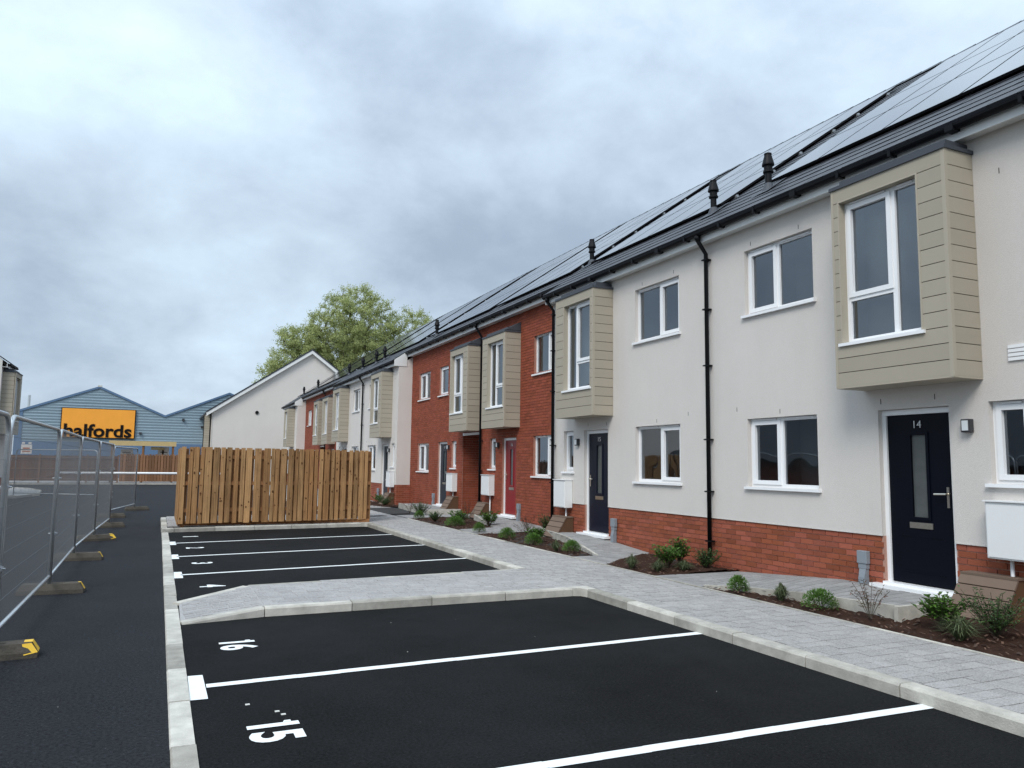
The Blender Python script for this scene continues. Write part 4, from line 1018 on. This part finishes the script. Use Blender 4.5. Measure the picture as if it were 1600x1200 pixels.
MB().tube([(-10.2, .6, 5.6), (-10.2, .6, 7.0)], .1, 8).build('flue', 'galv', wh)
for (x, z) in ((-1.6, 3.9), (1.8, 5.2), (3.4, 4.6)): MB().box(x-.1, x+.1, -.25, -.05, z, z+.2).build('wall_light', 'lamp_body', wh)
sg = thing('shop_sign', 'large orange sign with the black word halfords on the blue warehouse', 'sign', (0, 74.8, 0))
MB().box(-7.65, -2.1, 0, .12, 3.55, 5.98).build('sign_panel', 'orange', sg)
MB().box(-7.72, -2.03, .01, .14, 3.47, 3.55).box(-7.72, -7.65, .01, .14, 3.55, 6.03).box(-2.1, -2.03, .01, .14, 3.55, 6.03).box(-7.65, -2.1, .01, .14, 5.98, 6.03).build('sign_edge', 'panel_edge', sg)
# each letter of the word
def letters(word, x0, x1, zb, h):
    me = text_mesh(word, 1.6, .02, 'black_letter', bold=.04); xs = [v.co.x for v in me.vertices]; ys = [v.co.y for v in me.vertices]
    kx = (x1-x0)/(max(xs)-min(xs)); kz = h/(max(ys)-min(ys)); a, b = min(xs), min(ys)
    for v in me.vertices: v.co.x = (v.co.x-a)*kx; v.co.y = (v.co.y-b)*kz
    link('lettering', me, sg, (x0, -.03, zb), (math.pi/2, 0, 0))
letters('halfords', -7.45, -2.3, 3.57, 1.12)

# ---- white gabled house behind the end of the terrace
gh = thing('gabled_house', 'pale rendered house with a steep white edged gable beyond the end of the terrace', 'house', (0, 64, 0))
gp = [(3.6, 5.75), (11.0, 10.85), (13.5, 9.0), (13.5, 9.0)]
MB().poly([(3.6, 0, 0), (17, 0, 0), (17, 0, 6.3), (11.0, 0, 10.8), (3.6, 0, 5.75)]).build('gable_wall', 'render', gh)
MB().box(3.6, 17, .02, 14, 0, 5.7).build('side_wall', 'render', gh)
def slope(a, b, mt, y0, y1, t0, t1, name): MB().add([(a[0], y0, a[1]+t0), (b[0], y0, b[1]+t0), (b[0], y0, b[1]+t1), (a[0], y0, a[1]+t1), (a[0], y1, a[1]+t0), (b[0], y1, b[1]+t0), (b[0], y1, b[1]+t1), (a[0], y1, a[1]+t1)],
        [(0,1,2,3),(7,6,5,4),(0,4,5,1),(3,2,6,7),(0,3,7,4),(1,5,6,2)]).build(name, mt, gh)
for a, b in (((3.15, 5.43), (11.0, 10.84)), ((11.0, 10.84), (13.6, 8.93))):
    slope(a, b, 'fascia', -.3, -.26, -.30, -.02, 'bargeboard'); slope(a, b, 'fascia', -.258, -.001, -.28, -.24, 'verge_soffit'); slope(a, b, 'tile', -.33, 14, -.02, .10, 'roof')
MB().box(13.3, 13.75, -.3, .0, 8.2, 8.75).build('box_end', 'fascia', gh)
MB().tube([(3.48, -.08, 5.3), (3.48, -.08, .1)], .05, 8).build('downpipe', 'black_pvc', gh)
MB().lathe([(.14, 0), (.14, .05)], 12).build('wall_vent', 'black_pvc', gh)
[c for c in gh.children if c.name.startswith('wall_vent')][0].location = (5.0+1.9, -.02, 6.35-1.0+.2); [c for c in gh.children if c.name.startswith('wall_vent')][0].rotation_euler = (math.pi/2, 0, 0)
q = MB().box(3.1, 3.6, .8, 2.4, 2.72, 5.3).build('bay_window', 'dark_gap', gh)
for k in range(14): block('plank', 'clad', q, 3.09, 3.6, .79, .8, 2.73+k*.184, 2.905+k*.184)
MB().box(3.05, 3.62, .75, 2.45, 5.3, 5.36).build('flat_roof', 'lead', q)

# ---- left terrace, across the road: seen at the left edge and in the window reflections
def left_house(y0, y1, name_label, brick=False, bays=(), face=-6.15):
    t = thing('opposite_house', name_label, 'house', (face, 0, 0), 0, None)
    wn_holes = []
    w = MB(); bs = list(bays)
    holes = []
    # same builder as the terrace, turned round: local frame mirrored by rotating the root
    t.rotation_euler = (0, 0, math.pi)
    f = lambda a: -a
    hs = [(f(h[1]), f(h[0]), h[2], h[3]) for h in holes]
    if brick:
        wall_holes(w, .012, f(y1), f(y0), -.05, 5.49, hs); wo_ = w.build('wall', 'mortar', t)
        brick_part(wo_, brick_rects(f(y1), f(y0), .045, 5.49, hs), 0, mt='brick_wall')
    else:
        wall_holes(w, 0, f(y1), f(y0), PLZ, 5.49, hs); w.build('wall', 'render', t)
        p = MB(); wall_holes(p, .02, f(y1), f(y0), -.05, PLZ, []); p.build('plinth', 'brick', t)
    for b in bs: bay(t, 0, f(b+1.6), f(b), full='near')
    roof(t, D, f(y1), f(y0), 8.02, [], []); eaves(t, D, f(y1), f(y0), 8.02, 8.3)
    gable(t, D, f(y0), 8.0, 8.3, 'brick_wall' if brick else 'render', 1); gable(t, D, f(y1), 8.0, 8.3, 'brick_wall' if brick else 'render', -1)
    MB().box(1.4, 12, f(y1)+.02, f(y0)-.02, 0, 5.4).build('house_core', 'interior', t)
    return t
left_house(37.75, 39.75, 'cream house with a beige bay at the left edge of the photo', bays=(38.0,))
ob = thing('outbuilding', 'low red brick outbuilding with a dark roof across the road, seen in the window reflections', 'outbuilding', (-8.0, 10, 0))
w_ = MB().box(-8, 0, 0, 24, 0, 1.95).build('wall', 'mortar', ob)
bb = MB(); rr = random.Random(2)
for (a, b, c, d) in brick_rects(0, 24, .0, 1.95, []): bb.box(.001, .012+rr.uniform(0, .003), a, b, c, d, rr.random())
stuff(bb.build('brick_field', 'brick_wall', w_))
MB().add([(.3, -.3, 1.9), (.3, 24.3, 1.9), (-4, 24.3, 4.6), (-4, -.3, 4.6), (-8.3, -.3, 1.9), (-8.3, 24.3, 1.9)], [(0,1,2,3), (3,2,5,4), (0,3,4), (1,5,2)]).build('roof', 'tile', ob)
MB().box(.28, .36, -.3, 24.3, 1.86, 1.94).build('gutter', 'black_pvc', ob)

# ------------------------------------------------------------------ big tree
tree = thing('tree', 'large broad tree in fresh light green leaf behind the white gabled house', 'tree', (19.5, 84, 0))
tr = random.Random(5)
LOBES = [(-.6, 14.6, 5.4, 6.6, 1.0), (-6.0, 12.0, 3.5, 4.4, .5), (5.9, 14.0, 4.1, 5.0, .6), (-8.3, 9.6, 2.2, 2.6, .18), (2.4, 11.5, 5.0, 4.0, .4), (8.2, 11.5, 2.6, 3.2, .22), (-3.0, 9.5, 4.5, 3.0, .3)]
pts = []
for (lx, lz, rx, rz, wt) in LOBES:
    n = int(660*wt)
    while n:
        d = Vector((tr.gauss(0, 1), tr.gauss(0, 1), tr.gauss(0, 1))).normalized(); r = tr.random()**.42
        p = Vector((lx+d.x*rx*r, d.y*min(5.0, rx)*r, lz+d.z*rz*r))
        if math.sin(p.x*1.15+1)*math.sin(p.z*1.2+2)+math.sin(p.y*1.3+.5*p.x)*.6 < -.95: n -= 1; continue     # gaps between the clumps
        pts.append(p); n -= 1
nodes = [Vector((0, 0, z)) for z in (0, 1.5, 3, 4.5, 6, 7.5)]; par = [-1, 0, 1, 2, 3, 4]
base_ = Vector((0, 0, 6)); pts.sort(key=lambda p: (p-base_).length)
NP_ = np.zeros((6+len(pts)*5, 3)); NP_[:6] = [tuple(n) for n in nodes]; cnt = 6; leafn = []
for p in pts:
    d2 = ((NP_[:cnt]-np.array(p))**2).sum(1)
    # prefer nodes that lie nearer to the trunk foot than the point itself
    pen = np.maximum(0, NP_[:cnt, 2]-p.z+.2)*1.2; i = int(np.argmin(d2+pen*3))
    q = Vector(NP_[i]); L_ = (p-q).length; k = max(1, min(4, int(L_/.7))); prev = i
    for j in range(1, k+1):
        f = j/k; c = q.lerp(p, f) + Vector((tr.gauss(0, .05), tr.gauss(0, .05), tr.gauss(0, .04)+.10*L_*f*(1-f)))*(1 if j < k else 0)
        NP_[cnt] = tuple(c); nodes.append(c); par.append(prev); prev = cnt; cnt += 1
    leafn.append(prev)
wt = [0.0]*cnt
for i in leafn: wt[i] += 1
for i in range(cnt-1, 0, -1): wt[par[i]] += wt[i]
rad = [min(.62, (.011*(w**.52)+.005)) for w in wt]
wood = MB()
for i in range(1, cnt):
    a_, b_ = nodes[par[i]], nodes[i]; ra = min(rad[par[i]], rad[i]*1.5)
    if (a_-b_).length > .01: wood.tube([a_, b_], [ra, rad[i]], 7 if rad[i] > .08 else 4 if rad[i] > .03 else 3, cap=False)
wood.build('trunk', 'bark', tree, smooth=True)
lf = MB()
for i in leafn:
    q = nodes[i]; pd = (q-nodes[par[i]]).normalized(); tcl = tr.random()
    for _ in range(8):      # twigs with their leaves
        td = (pd*.7+Vector((tr.gauss(0, .7), tr.gauss(0, .7), tr.gauss(.25, .5)))).normalized(); tl_ = tr.uniform(.5, 1.15)
        for k in range(22):
            f = tr.random(); c = q+td*tl_*f+Vector((tr.gauss(0, .10), tr.gauss(0, .10), tr.gauss(0, .10))); s_ = tr.uniform(.045, .095)
            a = Vector((tr.gauss(0, 1), tr.gauss(0, 1), tr.gauss(0, 1))).normalized(); b = a.cross(Vector((tr.gauss(0, 1), tr.gauss(0, 1), tr.gauss(0, 1)))).normalized()
            lf.add([tuple(c-a*s_), tuple(c+b*s_*.55), tuple(c+a*s_), tuple(c-b*s_*.55)], [(0, 1, 2, 3)], min(1, max(0, tcl*.5+tr.random()*.5)))
stuff(lf.build('crown', 'leaf_tree', tree))

# ------------------------------------------------------------------ planting
def leaf_quad(mb, c, d, up_, l, w, t, bend=.25):
    s = d.cross(up_).normalized()*w; m1 = c+d*l*.5+up_*l*bend*.3; e = c+d*l-up_*l*bend*.2
    mb.add([tuple(c), tuple(m1-s), tuple(e), tuple(m1+s)], [(0, 1, 2, 3)], t)
def plant(kind, x, y, label, h=.25, w=.2, seed=0, z=.11):
    rr = random.Random(seed*17+5); t = None; h *= 1.0 if kind == 'mound' else 1.12; w *= 1.12; mb = MB(); st = MB(); U = Vector((0, 0, 1))
    if kind == 'mound':      # dense rounded bright green shrub
        for _ in range(int(1500*(w/.2))):
            a = rr.uniform(0, 6.28); e = rr.uniform(-.1, 1.5); r = rr.uniform(.55, 1.05)
            d = Vector((math.cos(a)*math.cos(e), math.sin(a)*math.cos(e), math.sin(e))); c = Vector((d.x*w*r, d.y*w*r, .04+d.z*h*r*.9))
            d2 = (d+Vector((rr.gauss(0, .6), rr.gauss(0, .6), rr.gauss(.3, .5)))).normalized(); leaf_quad(mb, c, d2, d2.cross(Vector((d2.y, -d2.x, .3))).normalized(), rr.uniform(.022, .04), .006, rr.random())
        for _ in range(14):
            a = rr.uniform(0, 6.28); st.tube([(0, 0, 0), (math.cos(a)*w*.6, math.sin(a)*w*.6, h*.7)], .003, 3, cap=False)
        mt = 'leaf'
    elif kind == 'leafy':    # broad glossy leaves on short stems
        for _ in range(44):
            a = rr.uniform(0, 6.28); lean = rr.uniform(.1, 1.0)*w; top = Vector((math.cos(a)*lean, math.sin(a)*lean, h*rr.uniform(.55, 1.0))); st.tube([(0, 0, 0), tuple(top*.5+U*.03), tuple(top)], .004, 3, cap=False)
            for k in range(9):
                f = rr.uniform(.45, 1); b = rr.uniform(0, 6.28); d = Vector((math.cos(b), math.sin(b), rr.uniform(-.2, .9))).normalized()
                leaf_quad(mb, top*f, d, (U-d*d.z+Vector((.01, 0, 0))).normalized(), rr.uniform(.05, .10), rr.uniform(.013, .022), rr.random(), .4)
        mt = 'leaf'
    elif kind == 'dark':
        for _ in range(70):
            a = rr.uniform(0, 6.28); lean = rr.uniform(.1, 1.0)*w; top = Vector((math.cos(a)*lean, math.sin(a)*lean, h*rr.uniform(.5, 1.0))); st.tube([(0, 0, 0), tuple(top)], .003, 3, cap=False)
            for k in range(14):
                f = rr.uniform(.3, 1.05); b = rr.uniform(0, 6.28); d = Vector((math.cos(b), math.sin(b), rr.uniform(-.2, .9))).normalized()
                leaf_quad(mb, top*f, d, (U-d*d.z+Vector((.01, 0, 0))).normalized(), rr.uniform(.03, .06), rr.uniform(.006, .012), rr.random(), .4)
        mt = 'leaf_dark'
    elif kind == 'grass':    # tuft of strap leaves
        for _ in range(260):
            a = rr.uniform(0, 6.28); out = rr.uniform(.1, 1.0)*w; hh = h*rr.uniform(.5, 1.0)*(1.15-.5*out/w); wd_ = rr.uniform(.003, .006); s = Vector((-math.sin(a), math.cos(a), 0))*wd_; dv = Vector((math.cos(a), math.sin(a), 0))
            p0 = dv*.03*rr.random(); p1 = dv*out*.5+U*hh*.75; p2 = dv*out+U*hh*rr.uniform(.35, .95); tt = rr.random()
            mb.add([tuple(p0-s), tuple(p1-s), tuple(p1+s), tuple(p0+s)], [(0,1,2,3)], tt); mb.add([tuple(p1-s), tuple(p2), tuple(p1+s)], [(0,1,2)], tt)
        mt = 'leaf_grass'
    else:                    # 'airy': thin upright stems with sparse reddish leaves
        for _ in range(11):
            a = rr.uniform(0, 6.28); top = Vector((math.cos(a)*w*rr.uniform(.2, 1), math.sin(a)*w*rr.uniform(.2, 1), h*rr.uniform(.55, 1))); st.tube([(0, 0, 0), tuple(top*.55+U*.05), tuple(top)], .003, 3, cap=False)
            for k in range(15):
                f = rr.uniform(.35, 1.02); b = rr.uniform(0, 6.28); d = Vector((math.cos(b), math.sin(b), rr.uniform(-.4, .6))).normalized()
                leaf_quad(mb, top*f+Vector((0, 0, .02)), d, (U-d*d.z+Vector((.01, 0, 0))).normalized(), rr.uniform(.03, .06), rr.uniform(.005, .009), rr.random(), .3)
        mt = 'leaf_red'
    t = thing({'mound': 'shrub', 'leafy': 'leafy_shrub', 'dark': 'leafy_shrub', 'grass': 'grass_tuft', 'airy': 'airy_shrub'}[kind], label, 'grass tuft' if kind == 'grass' else 'shrub', (x, y, z), 0, 'young plants in the soil beds')
    mb.build('foliage', mt, t)
    if st.f: st.build('stems', 'bark', t)
P_ = [
 ('mound', 6.90, 8.0, 'small round bright green shrub at the far tip of the bed before door 14', .17, .12),
 ('grass', 6.95, 7.3, 'thin grassy tuft between two round shrubs before the door 14 ramp', .24, .17),
 ('mound', 6.98, 6.72, 'larger round bright green shrub at the foot of the door 14 ramp edge', .19, .17),
 ('airy', 7.0, 6.05, 'airy reddish stemmed shrub by the corner of the door 14 ramp', .38, .24),
 ('leafy', 7.2, 5.36, 'bright broad leaved shrub just before the brown gas box right of door 14', .33, .24),
 ('grass', 6.98, 5.02, 'large grassy tuft nearest the path in the bed right of door 14', .27, .26),
 ('dark', 7.45, 4.98, 'bushy dark green shrub in front of the white pipe right of door 14', .38, .32),
 ('grass', 6.85, 10.40, 'dark grassy tuft alone at the left end of the bed under the downpipe', .26, .16),
 ('grass', 7.05, 9.98, 'low grassy tuft left in front of the leafy shrub under the downpipe', .2, .18),
 ('leafy', 7.35, 10.15, 'light green leafy shrub in the middle of the bed under the downpipe', .34, .24),
 ('leafy', 7.85, 10.5, 'upright leafy shrub close to the brick plinth under the downpipe', .38, .17),
 ('grass', 7.45, 9.85, 'brownish grassy tuft right of the leafy shrubs under the downpipe', .2, .2),
 ('dark', 7.95, 9.95, 'dark leafy shrub right beside the foot of the downpipe', .28, .22),
 ('grass', 6.85, 12.95, 'thin tuft before the small shrub at the near tip of the door 15 bed', .24, .15),
 ('mound', 7.05, 12.7, 'small rounded shrub at the near tip of the door 15 bed', .18, .15),
 ('mound', 6.95, 14.1, 'low rounded shrub in the middle of the door 15 bed beside the path', .2, .16),
 ('leafy', 7.25, 14.6, 'leafy pale shrub behind the low rounded one in the door 15 bed', .26, .2),
 ('mound', 6.95, 15.4, 'lime rounded shrub left of centre in the door 15 bed', .2, .17),
 ('airy', 7.5, 15.6, 'tall airy twiggy shrub in front of the gas box by door 15', .42, .32),
 ('airy', 7.9, 16.3, 'thin reddish twiggy shrub before the joint of cream and red walls', .38, .26),
 ('dark', 8.35, 16.2, 'bushy dark shrub against the tall downpipe where cream meets brick', .42, .24),
 ('mound', 6.95, 17.0, 'small clipped ball shaped shrub on its own at the path corner', .2, .13),
 ('leafy', 7.75, 18.3, 'big bright leafy shrub at the near end of the crimson door bed', .36, .26),
 ('mound', 7.05, 18.9, 'spreading yellow green shrub beside the path in the crimson door bed', .22, .24),
 ('leafy', 7.4, 19.5, 'leafy shrub in the centre of the crimson door bed', .32, .28),
 ('dark', 7.0, 20.3, 'low dark shrub beyond the centre of the crimson door bed', .25, .22),
 ('mound', 6.95, 21.6, 'small round shrub at the far tip of the crimson door bed', .2, .14),
 ('airy', 8.3, 21.2, 'tall thin twiggy shrub beside the brick passage', .5, .25),
 ('dark', 7.45, 23.0, 'dark leafy shrub at the raised edge by the slate blue door', .35, .3),
 ('airy', 7.4, 24.0, 'twiggy shrub with pale leaves before the slate blue door', .4, .28),
 ('leafy', 7.9, 29.6, 'leafy shrub at the foot of the forward cream house, far down the path', .35, .32),
 ('dark', 7.8, 28.4, 'dark low shrub at the brick corner of the forward cream house', .3, .35),
]
for i, (k, x, y, l, h, w) in enumerate(P_): plant(k, x, y, l, h, w, i, z=.10)
# pale grit scattered on the asphalt
gr_ = MB(); rr = random.Random(9)
for _ in range(12):
    x, y = (rr.uniform(.4, 5.0), rr.uniform(2.4, 8.8)) if rr.random() < .6 else (rr.uniform(-1, .1), rr.uniform(2.5, 12))
    s = rr.uniform(.002, .005) if rr.random() < .93 else .009; gr_.box(x-s, x+s, y-s*.7, y+s*.7, .0, s*.8)
for (x, y) in ((.83, 5.62), (.86, 5.54), (.66, 5.85)): gr_.box(x-.015, x+.015, y-.012, y+.012, 0, .004)
stuff(gr_.build('loose_grit', 'grit'))
